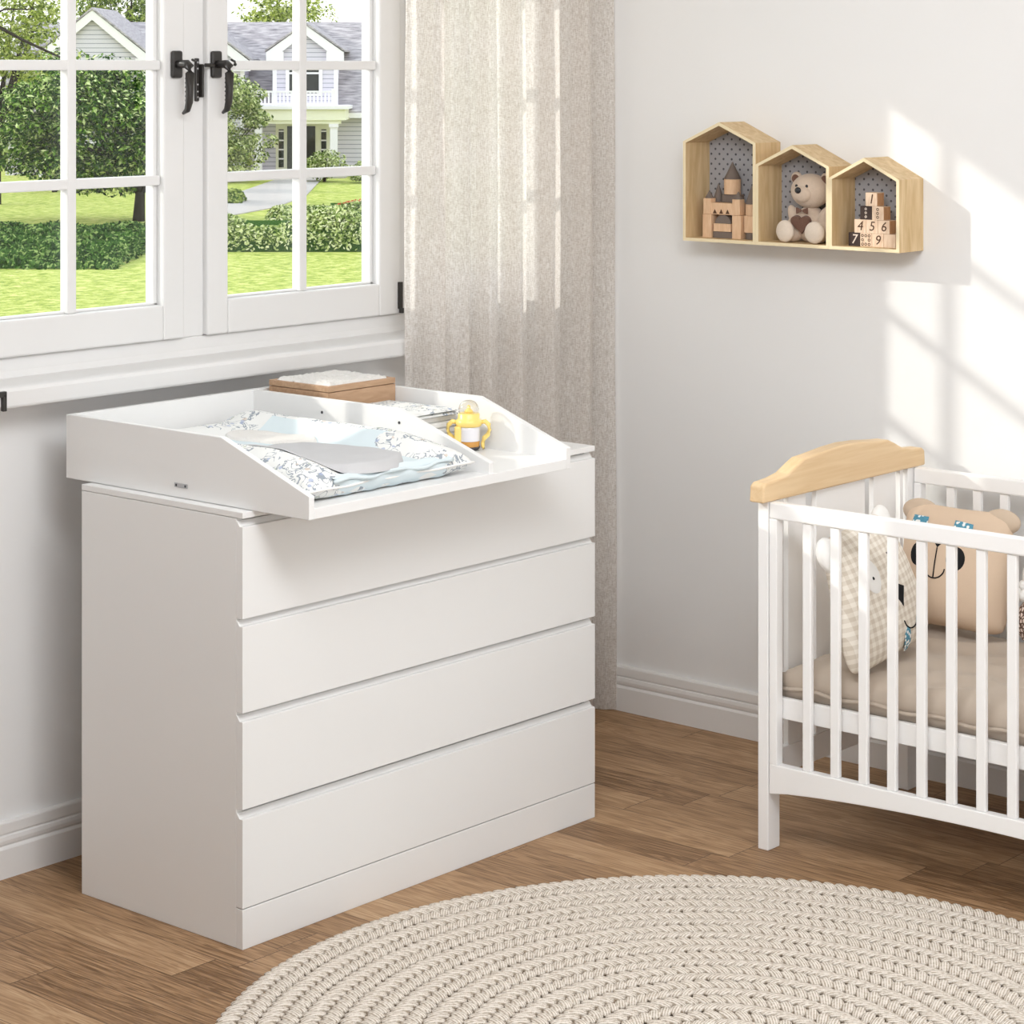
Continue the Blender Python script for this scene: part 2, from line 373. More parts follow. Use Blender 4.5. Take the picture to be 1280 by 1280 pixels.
M = {
    'wall': mat('wall_paint', (0.80, 0.80, 0.80), 0.85, 0.15, bump=0.05, bscale=300, noise_amt=0.01, nscale=3),
    'trim': mat('trim_paint', (0.80, 0.79, 0.78), 0.5, 0.3, noise_amt=0.01, nscale=5),
    'ceiling': mat('ceiling_paint', (0.85, 0.84, 0.82), 0.9, 0.1, noise_amt=0.01),
    'pvc': mat('window_white', (0.70, 0.695, 0.69), 0.38, 0.35, noise_amt=0.008, nscale=6),
    'lacq': mat('white_lacquer', (0.785, 0.785, 0.78), 0.36, 0.35, noise_amt=0.008, nscale=4),
    'crib': mat('crib_white', (0.91, 0.905, 0.90), 0.35, 0.4, noise_amt=0.008, nscale=4),
    'floor': floor_mat(),
    'black': mat('black_metal', (0.025, 0.022, 0.02), 0.35, 0.5, noise_amt=0.1, nscale=60),
    'darkhole': mat('dark_screw', (0.05, 0.05, 0.055), 0.5, 0.4, noise_amt=0.1),
    'steel': mat('dull_steel', (0.45, 0.45, 0.46), 0.35, 0.5, metal=0.6, noise_amt=0.05),
    'glass': glass_mat(),
    'curtain': curtain_mat(),
    'pine': wood('light_pine', (0.72, 0.55, 0.33), (0.55, 0.38, 0.19), 1.6, 'z', 0.5, 8),
    'pine_edge': mat('pine_edge', (0.78, 0.66, 0.44), 0.5, 0.3, noise_amt=0.05, nscale=40),
    'beech': wood('beech_cap', (0.80, 0.60, 0.37), (0.72, 0.51, 0.29), 0.9, 'x', 0.4, 22),
    'block': wood('pale_block_wood', (0.76, 0.60, 0.46), (0.66, 0.48, 0.34), 6, 'z', 0.6, 6),
    'block_side': wood('warm_block_wood', (0.60, 0.36, 0.20), (0.50, 0.28, 0.15), 6, 'z', 0.6, 6),
    'block_dark': mat('dark_block', (0.045, 0.028, 0.024), 0.6, 0.3, noise_amt=0.2, nscale=60),
    'castle': wood('castle_beech', (0.74, 0.52, 0.34), (0.64, 0.41, 0.25), 5, 'z', 0.55, 5),
    'slate': mat('grey_brown_paint', (0.17, 0.135, 0.115), 0.6, 0.3, noise_amt=0.08, nscale=80),
    'ink': mat('burnt_mark', (0.10, 0.055, 0.035), 0.8, 0.1, noise_amt=0.05),
    'inkpale': mat('pale_mark', (0.70, 0.60, 0.52), 0.8, 0.1, noise_amt=0.05),
    'dotted': ramp_mat('dotted_grey_card', dotted, 0.8),
    'plush': mat('beige_plush', (0.60, 0.48, 0.38), 0.95, 0.1, noise_amt=0.08, nscale=150, bump=0.6, bscale=500, sheen=0.3),
    'plush_pale': mat('pale_plush', (0.70, 0.60, 0.50), 0.95, 0.1, noise_amt=0.08, nscale=150, bump=0.6, bscale=500, sheen=0.3),
    'plush_brown': mat('brown_plush', (0.16, 0.085, 0.06), 0.95, 0.1, noise_amt=0.25, nscale=200, bump=0.6, bscale=500, sheen=0.2),
    'nose': mat('shiny_black', (0.015, 0.015, 0.018), 0.15, 0.6, noise_amt=0.05),
    'mat_floral': ramp_mat('floral_cotton', floral, 0.75),
    'mat_blue': mat('pale_blue_cotton', (0.63, 0.71, 0.74), 0.8, 0.15, noise_amt=0.02, nscale=8, bump=0.1, bscale=300),
    'greycloth': mat('grey_muslin', (0.52, 0.52, 0.53), 0.9, 0.1, noise_amt=0.03, nscale=30, bump=0.3, bscale=400),
    'towel': ramp_mat('white_towel', towel_bump, 0.95),
    'muslin': mat('white_muslin', (0.80, 0.80, 0.80), 0.9, 0.1, noise_amt=0.02, nscale=30, bump=0.2, bscale=300),
    'boxwood': wood('light_brown_box', (0.50, 0.33, 0.21), (0.40, 0.25, 0.15), 3, 'x', 0.6, 8),
    'yellow': mat('yellow_plastic', (0.88, 0.66, 0.20), 0.3, 0.5, noise_amt=0.03, nscale=20),
    'sheet': mat('taupe_sheet', (0.52, 0.44, 0.365), 0.75, 0.2, noise_amt=0.04, nscale=6, bump=0.1, bscale=300, sheen=0.2),
    'tan': mat('tan_cushion', (0.68, 0.53, 0.40), 0.85, 0.1, noise_amt=0.03, nscale=20, bump=0.2, bscale=400),
    'tan_dark': mat('tan_ear', (0.60, 0.48, 0.37), 0.85, 0.1, noise_amt=0.03, nscale=20),
    'gingham': ramp_mat('beige_gingham', gingham, 0.85),
    'bluefl': ramp_mat('blue_floral_patch', bluefloral, 0.85),
    'lattice': ramp_mat('brown_lattice_cloth', lattice, 0.85),
    'felt_black': mat('black_felt', (0.02, 0.02, 0.022), 0.9, 0.1, noise_amt=0.1, nscale=50),
    'felt_white': mat('white_felt', (0.83, 0.82, 0.80), 0.9, 0.1, noise_amt=0.02, nscale=50),
    'rug': None,
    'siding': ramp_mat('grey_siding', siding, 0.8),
    'shingle': ramp_mat('roof_shingle', shingle, 0.9),
    'hwhite': mat('house_trim_white', (0.86, 0.82, 0.87), 0.6, 0.3, noise_amt=0.02),
    'hcream': mat('house_cream', (0.84, 0.82, 0.66), 0.6, 0.3, noise_amt=0.02),
    'hdark': mat('house_dark_glass', (0.02, 0.022, 0.022), 0.2, 0.5, noise_amt=0.2),
    'lawn': ramp_mat('lawn_grass', grass, 0.95),
    'path': mat('pale_concrete', (0.46, 0.42, 0.40), 0.9, 0.1, noise_amt=0.06, nscale=2),
    'bark': mat('dark_bark', (0.035, 0.027, 0.02), 0.9, 0.1, noise_amt=0.3, nscale=8),
    'leaf_tree': leaf_mat('dogwood_leaves', [(0.008, 0.026, 0.005), (0.02, 0.06, 0.01), (0.06, 0.15, 0.02), (0.24, 0.40, 0.06), (0.85, 0.90, 0.48)], 0.2),  # crown's inner shade and sunny highlights painted as per-leaf colours
    'leaf_dark': leaf_mat('shade_toned_leaves', [(0.012, 0.035, 0.008), (0.022, 0.06, 0.012), (0.04, 0.10, 0.018), (0.10, 0.20, 0.04), (0.35, 0.45, 0.15)], 0.2),  # shade lying on the ivy bank is put into these darker leaf colours
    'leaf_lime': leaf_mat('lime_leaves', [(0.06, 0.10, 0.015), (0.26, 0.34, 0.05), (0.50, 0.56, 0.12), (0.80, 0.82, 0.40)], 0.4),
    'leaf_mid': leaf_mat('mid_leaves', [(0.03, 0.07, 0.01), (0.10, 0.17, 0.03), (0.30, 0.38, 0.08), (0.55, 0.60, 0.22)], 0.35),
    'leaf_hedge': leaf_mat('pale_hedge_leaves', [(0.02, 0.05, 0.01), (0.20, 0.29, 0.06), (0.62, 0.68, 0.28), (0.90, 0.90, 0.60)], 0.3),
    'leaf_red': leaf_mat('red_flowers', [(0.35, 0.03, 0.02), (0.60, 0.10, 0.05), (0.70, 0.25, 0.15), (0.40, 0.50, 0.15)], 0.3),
}

# ------------------------------------------------------------------ room shell
HC = 2.75
def struct(o): o['kind'] = 'structure'; return o
struct(B('floor', -9, 0.2, -8, 0.2, -0.12, 0, M['floor']))
WX0, WX1, WZ0, WZ1 = -2.36, -0.25, 1.16, 2.60
bm = BM()
box(bm, -9, WX0, 0, 0.2, 0, HC); box(bm, WX1, 0.2, 0, 0.2, 0, HC)
box(bm, WX0, WX1, 0, 0.2, 0, WZ0); box(bm, WX0, WX1, 0, 0.2, WZ1, HC)
struct(obj('wall_back', bm, M['wall']))
struct(B('wall_right', 0, 0.2, -8, 0, 0, HC, M['wall']))
struct(B('wall_left', -6.4, -6.2, -8, 0, 0, HC, M['wall']))
struct(B('ceiling', -9, 0.2, -5.6, 0.2, HC, HC + 0.15, M['ceiling']))

def baseboard(name, axis):
    prof = [(0, 0), (0.018, 0), (0.018, 0.068), (0.0155, 0.071), (0.0115, 0.074), (0.0115, 0.0755), (0.0150, 0.080), (0.0165, 0.088), (0.0150, 0.097), (0.0105, 0.0995), (0.0105, 0.1025), (0.0140, 0.1045), (0.0140, 0.127), (0.0120, 0.131), (0, 0.132)]
    bm = BM()
    if axis == 'x':   # runs along x on the window wall
        prism(bm, [(-p[0], p[1]) for p in prof], 'x', -9, -0.0)
    else:
        prism(bm, [(-p[0], p[1]) for p in prof], 'y', -8, 0)
    struct(obj(name, bm, M['trim']))
baseboard('baseboard_back', 'x'); baseboard('baseboard_right', 'y')

# ------------------------------------------------------------------ window
win = empty('window_1', (0, 0, 0)); win['kind'] = 'structure'
win['label'] = 'white casement window with white glazing bars and black handles'
bm = BM()
# outer frame: head, foot, jambs, central and right mullions
box(bm, WX0, WX1, 0.004, 0.085, WZ0, 1.2165); box(bm, WX0, WX1, 0.004, 0.085, 2.545, WZ1)
box(bm, WX0, -2.262, 0.004, 0.085, 1.2165, 2.545)
box(bm, -1.548, -1.471, 0.004, 0.085, 1.2165, 2.545)
box(bm, -0.757, -0.722, 0.004, 0.085, 1.2165, 2.545)
box(bm, -0.290, WX1, 0.004, 0.085, 1.2165, 2.545)
obj('window_frame', bm, M['pvc'], win, bevel=0.003)
ROWS = [1.617, 1.905, 2.195]
def sash(x0, x1, g0, g1, name='sash'):
    z0, z1, gz0, gz1 = 1.218, 2.543, 1.305, 2.49
    yf, yb = -0.012, 0.060
    bm = BM()
    box(bm, x0, g0, yf, yb, z0, z1); box(bm, g1, x1, yf, yb, z0, z1)
    box(bm, g0, g1, yf, yb, z0, gz0); box(bm, g0, g1, yf, yb, gz1, z1)
    s = obj(name, bm, M['pvc'], win, bevel=0.005)
    # glazing bead stepping back to the pane
    bm = BM()
    for (a, b) in ((g0, g0+0.012), (g1-0.012, g1)):
        box(bm, a, b, 0.014, 0.034, gz0, gz1)
    box(bm, g0, g1, 0.014, 0.034, gz0, gz0+0.006); box(bm, g0, g1, 0.014, 0.034, gz1-0.006, gz1)
    obj('glazing_bead', bm, M['pvc'], s, bevel=0.002)
    bm = BM()
    xm = (g0 + g1)/2
    if g1 - g0 > 0.5: box(bm, xm-0.0135, xm+0.0135, 0.0, 0.030, gz0, gz1)
    for z in ROWS: box(bm, g0, g1, 0.001, 0.029, z-0.0125, z+0.0125)
    obj('glazing_bars', bm, M['pvc'], s, bevel=0.003)
    B('glass_pane', g0, g1, 0.034, 0.038, gz0, gz1, M['glass'], s)
    return s
sash(-2.262, -1.548, -2.175, -1.617)
s2 = sash(-1.471, -0.757, -1.400, -0.842)
sash(-0.721, -0.291, -0.700, -0.315)
# sill
bm = BM()
prism(bm, [(0.004, 1.120), (-0.085, 1.112), (-0.098, 1.114), (-0.100, 1.120), (-0.100, 1.152), (-0.096, 1.160), (-0.085, 1.163), (0.0, 1.168), (0.004, 1.185), (0.03, 1.185), (0.03, 1.120)], 'x', -2.40, -0.22)
obj('window_sill', bm, M['pvc'], win, bevel=0.002)
# sill clip (black, left end)
bm = BM()
box(bm, -2.205, -2.172, -0.110, -0.099, 1.143, 1.156); box(bm, -2.183, -2.172, -0.110, -0.099, 1.110, 1.150)
obj('sill_clip', bm, M['black'], win, bevel=0.002)
# bottom hinge of the right sash
bm = BM(); box(bm, -0.770, -0.757, -0.020, -0.010, 1.232, 1.306); lathe(bm, [(0, 0), (0.007, 0), (0.007, 0.014), (0, 0.014)], 12, (-0.762, -0.019, 1.220))
obj('hinge', bm, M['black'], win, bevel=0.001)

def handle(xc, side, parent):
    """rosette, neck and a lever hanging down; side=+1 bends to the right"""
    h = empty('handle', (xc, -0.012, 1.907), parent=parent)
    bm = BM(); box(bm, -0.0175, 0.0175, -0.012, 0.0, -0.0345, 0.0345)
    obj('rosette', bm, M['black'], h, bevel=0.006, seg=3)
    bm = BM()
    tube(bm, [(0, -0.008, 0.0), (0.0, -0.026, 0.001), (0.002, -0.042, 0.001), (0.003, -0.050, -0.006), (0.003, -0.052, -0.022), (0.003, -0.052, -0.06), (0.003, -0.050, -0.095), (0.002, -0.044, -0.114), (0.0, -0.030, -0.123)],
         [0.011, 0.0115, 0.0125, 0.0135, 0.012, 0.0105, 0.0100, 0.0085, 0.004], 10, 0.9)
    for k in range(7): ball(bm, (0.002, -0.042, -0.035-0.011*k), (0.006, 0.0035, 0.0035), 8, 6)
    obj('lever', bm, M['black'], h, smooth=True)
    bm = BM(); tube(bm, [(0.03, -0.03, 0.012), (0.045, -0.026, 0.008), (0.052, -0.02, 0.0)], 0.003, 6); ball(bm, (0.052, -0.02, 0.0), 0.0045, 8, 6)
    obj('latch_pin', bm, M['black'], h, smooth=True)
    return h
handle(-1.580, 1, win)
handle(-1.447, 1, win)
bm = BM(); tube(bm, [(-0.034, -0.02, 0), (-0.02, -0.02, 0), (0.0, -0.014, 0)], 0.005, 8)
obj('latch_pin', bm, M['black'], win).location = (-1.463, -0.012, 1.905)
sp = empty('strike_plate', (-1.497, 0.004, 1.868), parent=win)
bm = BM(); box(bm, -0.0065, 0.0065, -0.008, 0, -0.055, 0.055); box(bm, 0.0065, 0.013, -0.019, 0, -0.045, 0.04)
obj('plate', bm, M['black'], sp, bevel=0.003)
for dz in (0.044, 0.028, -0.012, -0.030, -0.044):
    bm = BM(); ball(bm, (0, -0.0085, dz), (0.0028, 0.0012, 0.0028), 8, 6); obj('screw', bm, M['steel'], sp, smooth=True)

# ------------------------------------------------------------------ curtain
def curtain():
    x0, x1 = -0.852, -0.022; nx, nz = 420, 40
    keys = [(0, 0.034), (0.02, 0.020), (0.045, 0.028), (0.075, -0.02), (0.11, -0.028), (0.14, 0.02), (0.18, -0.012), (0.225, -0.030), (0.265, 0.022), (0.30, 0.026), (0.335, -0.028), (0.375, -0.024),
            (0.41, 0.022), (0.45, 0.018), (0.49, -0.030), (0.535, -0.022), (0.57, 0.024), (0.63, 0.012), (0.68, -0.026), (0.72, -0.020), (0.755, 0.024), (0.82, 0.016), (0.865, -0.028), (0.90, -0.016), (0.94, 0.018), (0.975, -0.020), (1.0, -0.032)]
    def prof(s):
        for (a, ya), (b, yb) in zip(keys, keys[1:]):
            if s <= b:
                t = (s-a)/(b-a); t = t*t*(3-2*t); q = ya + (yb-ya)*t; return q if q > 0 else q*1.75
        return keys[-1][1]
    v = []
    for j in range(nz+1):
        z = 0.004 + (2.62-0.004)*j/nz; k = 1 - 0.25*j/nz
        for i in range(nx+1):
            s = i/nx
            s2_ = min(1, max(0, s + 0.006*math.sin(z*1.3+s*9)*math.sin(PI*s)))
            v.append((x0 + (x1-x0)*s, -0.142 + prof(s2_)*k*0.9 + 0.002*math.sin(z*5+s*40), z))
    f = [(j*(nx+1)+i, j*(nx+1)+i+1, (j+1)*(nx+1)+i+1, (j+1)*(nx+1)+i) for j in range(nz) for i in range(nx)]
    o = obj('curtain', (v, f), M['curtain'], smooth=True)
    tag(o, 'beige linen curtain hanging in soft folds in the corner beside the window', 'curtain')
curtain()

# ------------------------------------------------------------------ chest of drawers
DX0, DX1, DYF, DYB, DH = -2.054, -0.846, -0.773, -0.231, 0.9413
dr = empty('chest_of_drawers', (DX0, DYB, 0))
tag(dr, 'wide white chest with four handleless drawers standing under the window', 'chest of drawers')
def D(name, x0, x1, y0, y1, z0, z1, m=None, bevel=0.0012):
    bm = BM(); box(bm, x0-DX0, x1-DX0, y0-DYB, y1-DYB, z0, z1); return obj(name, bm, m or M['lacq'], dr, bevel=bevel)
D('side_panel', DX0, DX0+0.018, DYF+0.021, DYB, 0, 0.9265)
D('side_panel', DX1-0.018, DX1, DYF+0.021, DYB, 0, 0.9265)
D('back_panel', DX0+0.018, DX1-0.018, DYB-0.006, DYB, 0.05, 0.9265)
D('top_board', DX0, DX1, DYF, DYB, 0.9275, DH)
D('plinth', DX0, DX1, DYF, DYF+0.0205, 0, 0.0862)
D('inner_frame', DX0+0.018, DX1-0.018, DYF+0.035, DYF+0.045, 0.086, 0.9265)
for z0, z1 in ((0.0885, 0.280), (0.301, 0.490), (0.509, 0.695), (0.712, 0.910)):
    bm = BM()
    prism(bm, [(DYF-DYB, z0), (DYF-DYB, z1-0.001), (DYF-DYB+0.001, z1), (DYF-DYB+0.010, z1), (DYF-DYB+0.0185, z1+0.0115), (DYF-DYB+0.0205, z1+0.0115), (DYF-DYB+0.0205, z0)], 'x', 0.0, DX1-DX0)
    obj('drawer_front', bm, M['lacq'], dr, bevel=0.0008)

# ------------------------------------------------------------------ changing topper
TX0, TX1, TYF, TYB = -2.026, -1.156, -0.948, -0.140
tp = empty('changing_topper', (TX0, TYB, DH))
tag(tp, 'white changing tray with sloped sides and a divider, lying on the chest of drawers', 'changing table top')
def T(name, x0, x1, y0, y1, z0, z1, m=None, bevel=0.0012):
    bm = BM(); box(bm, x0-TX0, x1-TX0, y0-TYB, y1-TYB, z0, z1); return obj(name, bm, m or M['lacq'], tp, bevel=bevel)
def side(name, x0, x1, knee, yf, z0=0.001, zt=0.149, zf=0.051):
    bm = BM(); prism(bm, [(0, z0), (0, zt), (knee-TYB, zt), (yf-TYB, zf), (yf-TYB, z0)], 'x', x0-TX0, x1-TX0)
    return obj(name, bm, M['lacq'], tp, bevel=0.0012)
sl = side('side_panel', TX0, TX0+0.016, -0.673, TYF)
side('side_panel', TX1-0.016, TX1, -0.668, TYF)
side('divider', -1.446, -1.430, -0.655, TYF+0.004, 0.018, 0.148, 0.050)
T('back_panel', TX0+0.016, TX1-0.016, TYB-0.016, TYB, 0.001, 0.149)
T('base_board', TX0+0.016, TX1-0.016, TYF, TYB-0.016, 0.001, 0.0245)
for y in (-0.40, -0.66):
    bm = BM(); lathe(bm, [(0, 0), (0.0035, 0), (0.0035, 0.0012), (0, 0.0012)], 12)
    bmesh.ops.rotate(bm, verts=bm.verts, cent=(0, 0, 0), matrix=Matrix.Rotation(-PI/2, 3, 'Y'))
    bmesh.ops.translate(bm, verts=bm.verts, vec=(-1.4462-TX0, y-TYB, 1.056-DH))
    obj('screw_hole', bm, M['darkhole'], tp)
bm = BM(); box(bm, -0.0016, 0, -0.022, 0.022, -0.005, 0.005)
o = obj('fixing_plate', bm, M['steel'], tp, bevel=0.004, seg=3); o.location = (0, -0.543-TYB, 0.970-DH)
for dy in (-0.015, 0.015):
    bm = BM(); ball(bm, (-0.002, dy, 0), (0.001, 0.003, 0.003), 8, 6); obj('screw', bm, M['darkhole'], o, smooth=True)

# ------------------------------------------------------------------ changing mat
def sstep(a, b, x):
    t = max(0, min(1, (x-a)/(b-a))); return t*t*(3-2*t)
MC = (-1.733, -0.548, DH+0.026)
MA, MB_ = 0.262, 0.372
def mat_top(x, y):
    """height of the mat's upper surface, local coordinates, front is -y"""
    ax = abs(x)/MA; by = y/MB_
    rim = 0.046*sstep(0.42, 0.74, ax) + 0.026*sstep(0.45, 0.80, by)*(1-sstep(0.45, 0.80, ax))
    edge = (1-ax**6)**0.5 if ax < 1 else 0
    edge *= (1-abs(by)**8)**0.5 if abs(by) < 1 else 0
    lo = 0.028
    taper = 1 - 0.25*sstep(-0.4, -1.0, by)
    w = 0.0020*noise.noise(Vector((x*14, y*14, 0))) + 0.0035*noise.noise(Vector((x*5, y*9, 3)))*sstep(0.5, 0.8, ax)
    return lo + ((0.022 + rim)*taper + w)*edge
cm = empty('changing_mat', MC)
tag(cm, 'padded floral baby changing mat lying in the wide tray compartment', 'changing mat')
nx, ny = 64, 84
def mat_grid(fz, x0, x1, y0, y1, nx, ny):
    return [(x0+(x1-x0)*i/nx, y0+(y1-y0)*j/ny, fz(x0+(x1-x0)*i/nx, y0+(y1-y0)*j/ny)) for j in range(ny+1) for i in range(nx+1)]
def grid_faces(nx, ny, o=0, flip=False):
    fs = []
    for j in range(ny):
        for i in range(nx):
            a = o+j*(nx+1)+i; q = (a, a+1, a+nx+2, a+nx+1)
            fs.append(q[::-1] if flip else q)
    return fs
def pinch(v):
    x, y, z = v; ax = abs(x)/MA; by = abs(y)/MB_
    k = 1 - 0.035*(1-ax**2)*by**4; l = 1 - 0.045*(1-by**2)*ax**4
    return (x*l, y*k, z)
top = [pinch(v) for v in mat_grid(mat_top, -MA, MA, -MB_, MB_, nx, ny)]
def bot(x, y):
    ax = abs(x)/MA; by = abs(y)/MB_
    e = ((1-min(1, ax)**4)*(1-min(1, by)**4))**0.5
    return 0.024 - 0.0235*min(1, e*2.2)
btm = [pinch(v) for v in mat_grid(bot, -MA, MA, -MB_, MB_, nx, ny)]
obj('floral_cover', (top+btm, grid_faces(nx, ny)+grid_faces(nx, ny, len(top), True)), M['mat_floral'], cm, smooth=True)
# piping along the rim
bm = BM()
per = []
for k in range(161):
    a = 2*PI*k/160
    cx, sy = math.cos(a), math.sin(a)
    m_ = max(abs(cx), abs(sy)); x, y = MA*cx/m_, MB_*sy/m_
    p_ = pinch((x, y, 0.025)); per.append((p_[0], p_[1], p_[2] + 0.0015*math.sin(a*13)))
tube(bm, per, 0.0028, 6)
obj('piping', bm, M['felt_white'], cm, smooth=True)
# smooth pale blue centre panel following the hollow
cx0, cx1, cy0, cy1 = -0.165, 0.172, -0.374, 0.20
def panel(x, y):
    yy = max(y, -MB_*0.985)
    return mat_top(x, yy) + 0.0022
P1 = mat_grid(panel, cx0, cx1, cy0, cy1, 40, 60)
P1 = [pinch((x*(1+0.12*sstep(-0.1, -0.37, y)), y, z)) for x, y, z in P1]
P0 = [(x, y, z-0.003) for x, y, z in P1]
obj('centre_panel', (P1+P0, grid_faces(40, 60)+grid_faces(40, 60, len(P1), True)), M['mat_blue'], cm, smooth=True)
V_ = []
gp = [(-0.350, 0.049), (-0.362, 0.044), (-0.3675, 0.034), (-0.365, 0.018), (-0.352, 0.003), (-0.330, 0.002)]
for i in range(41):
    x = cx0*1.1 + (cx1-cx0)*1.1*i/40
    for (yy, zz) in gp: V_.append((x, yy + 0.004 - 0.0015*math.sin(i*0.55), zz + 0.0015*math.sin(i*0.8)))
obj('front_gusset', (V_, [(i*6+k, i*6+k+1, (i+1)*6+k+1, (i+1)*6+k) for i in range(40) for k in range(5)]), M['mat_blue'], cm, smooth=True)
bm = BM()
prs = [(cx0*1.12+(cx1-cx0)*1.12*i/30, -0.366 - 0.004*math.sin(i*0.9), 0.034+0.006*math.sin(i*0.5)*0.6+0.004) for i in range(31)]
tube(bm, prs, 0.004, 8)
bm2 = BM()
obj('front_piping', bm, M['mat_blue'], cm, smooth=True)
bm2.free()

# grey cloth folded on the mat
def cloth(name, cx, cy, a, b, rot, lift, m, label, cat, thick=0.006, floor_z=0.0, wav=0.003):
    n = 30; v = []; ids = {}
    for layer in (1, 0):
        for j in range(n+1):
            for i in range(n+1):
                s, t = -1+2*i/n, -1+2*j/n
                # squircle mapping to a rounded outline
                x = s*math.sqrt(1-0.5*t*t*0.75); y = t*math.sqrt(1-0.5*s*s*0.75)
                e = max(abs(s), abs(t))
                X = cx + a*x*math.cos(rot) - b*y*math.sin(rot); Y = cy + a*x*math.sin(rot) + b*y*math.cos(rot)
                z0_ = mat_top(min(max(X, -MA*0.9), MA*0.9), min(max(Y, -MB_*0.9), MB_*0.9)) + lift
                z = max(z0_, floor_z) if layer and e < 0.999 else z0_ - 0.001
                z += (thick*(1-e**6)**0.5 if layer else 0) + wav*noise.noise(Vector((X*16, Y*16, 7)))
                v.append((X, Y, z))
    k = (n+1)*(n+1)
    o = obj(name, (v, grid_faces(n, n)+grid_faces(n, n, k, True)), m, smooth=True)
    o.location = MC
    tag(o, label, cat); return o
cloth('folded_cloth', -0.040, -0.185, 0.135, 0.185, R(8), 0.003, M['greycloth'], 'smooth grey folded cloth with rounded corners lying on the changing mat', 'cloth', 0.007, 0.060)
cloth('hand_towel', 0.070, 0.100, 0.058, 0.125, R(8), 0.002, M['towel'], 'small white terry towel folded behind the grey cloth on the mat', 'towel', 0.010)

# ------------------------------------------------------------------ things in the narrow compartment
TF = DH + 0.0255
bx = empty('storage_box', (-1.293, -0.282, TF)); tag(bx, 'light brown wooden box filled with white towelling behind the tray divider', 'box')
bm = BM(); hx, hy, hh = 0.119, 0.106, 0.131
for (a, b, c_, d) in ((-hx, hx, -hy, -hy+0.01), (-hx, hx, hy-0.01, hy), (-hx, -hx+0.01, -hy+0.01, hy-0.01), (hx-0.01, hx, -hy+0.01, hy-0.01)):
    box(bm, a, b, c_, d, 0, hh)
box(bm, -hx+0.01, hx-0.01, -hy+0.01, hy-0.01, 0, 0.01)
obj('box_body', bm, M['boxwood'], bx, bevel=0.001)
bm = BM()
for (a, b, c_, d) in ((-hx, hx, -hy, -hy+0.01), (-hx, hx, hy-0.01, hy), (-hx, -hx+0.01, -hy+0.01, hy-0.01), (hx-0.01, hx, -hy+0.01, hy-0.01)):
    box(bm, a, b, c_, d, hh+0.0015, hh+0.016)
obj('box_rim', bm, M['boxwood'], bx, bevel=0.001)
v = []; n = 60
for layer in (1, 0):
    for j in range(n+1):
        for i in range(n+1):
            s, t = -1+2*i/n, -1+2*j/n; e = max(abs(s), abs(t))
            z = (0.154 + 0.004*noise.noise(Vector((s*5, t*5, 0))) + 0.0045*noise.noise(Vector((s*22, t*22, 2))) if layer else 0.131) - (0.010*e**10 if layer else 0)
            q = 1 + 0.02*noise.noise(Vector((s*9, t*9, 4)))
            v.append((s*0.106*q, t*0.094*q, z))
o = obj('terry_towel', (v, grid_faces(n, n)+grid_faces(n, n, (n+1)**2, True)), M['towel'], smooth=True); o.location = (-1.293, -0.282, TF)
tag(o, 'fluffy white terry towel filling the brown wooden box', 'towel')
# folded muslins under a printed cloth
for k in range(5):
    z = TF + 0.016*k
    bm = BM(); box(bm, -1.412+0.002*(k % 2), -1.19+0.003*((k+1) % 2), -0.612+0.002*(k % 3), -0.392, z+0.0002, z+0.0157)
    o = obj('folded_muslin', bm, M['muslin'], bevel=0.005, seg=3)
    tag(o, ('white folded muslin, bottom of the stack', 'white folded muslin, second from the bottom of the stack', 'white folded muslin in the middle of the stack', 'white folded muslin, fourth in the stack', 'white folded muslin directly under the printed cloth')[k] + ' beside the bottle', 'cloth', 'folded muslins in the narrow compartment')
fc = empty('printed_cloth', (-1.303, -0.51, TF+0.0802)); tag(fc, 'folded floral printed cloth on top of the stack beside the bottle', 'cloth')
for k in range(2):
    v = []; n = 24
    for layer in (1, 0):
        for j in range(n+1):
            for i in range(n+1):
                s, t = -1+2*i/n, -1+2*j/n; e = max(abs(s), abs(t))
                z = 0.008*k + 0.0005 + (0.0065*(1-e**8)**0.5 if layer else 0) + 0.0012*(1+noise.noise(Vector((s*3, t*3, k))))*(1 if layer else 0)
                v.append((s*0.108 - 0.004*k, t*(0.122-0.004*k) + 0.002, z))
    obj('fold', (v, grid_faces(n, n)+grid_faces(n, n, (n+1)**2, True)), M['mat_floral'], fc, smooth=True)

# baby bottle
bt = empty('baby_bottle', (-1.226, -0.684, TF), (0, 0, math.atan2(RT.y, RT.x)))
tag(bt, 'yellow baby drinking bottle with two handles and a clear cap in the tray', 'bottle')
gm = bpy.data.materials.new('clear_plastic'); gm.use_nodes = True
t = gm.node_tree; t.nodes.clear(); o_ = N(t, 'ShaderNodeOutputMaterial'); tr = N(t, 'ShaderNodeBsdfTransparent'); gl = N(t, 'ShaderNodeBsdfGlossy'); gl.inputs['Roughness'].default_value = 0.05
fr = N(t, 'ShaderNodeLayerWeight'); fr.inputs[0].default_value = 0.35; mx = N(t, 'ShaderNodeMixShader'); tr.inputs[0].default_value = (0.96, 0.95, 0.93, 1); gl.inputs[0].default_value = (0.9, 0.9, 0.88, 1)
t.links.new(fr.outputs['Facing'], mx.inputs[0]); t.links.new(tr.outputs[0], mx.inputs[1]); t.links.new(gl.outputs[0], mx.inputs[2]); t.links.new(mx.outputs[0], o_.inputs[0])
amber = mat('amber_juice', (0.55, 0.27, 0.06), 0.2, 0.5, noise_amt=0.1, nscale=30)
milk = mat('frosted_plastic', (0.72, 0.71, 0.74), 0.25, 0.5, noise_amt=0.02)
bm = BM(); lathe(bm, [(0, 0.002), (0.022, 0.002), (0.026, 0.008), (0.027, 0.022), (0.0265, 0.023), (0, 0.023)], 28); obj('juice', bm, amber, bt, smooth=True)
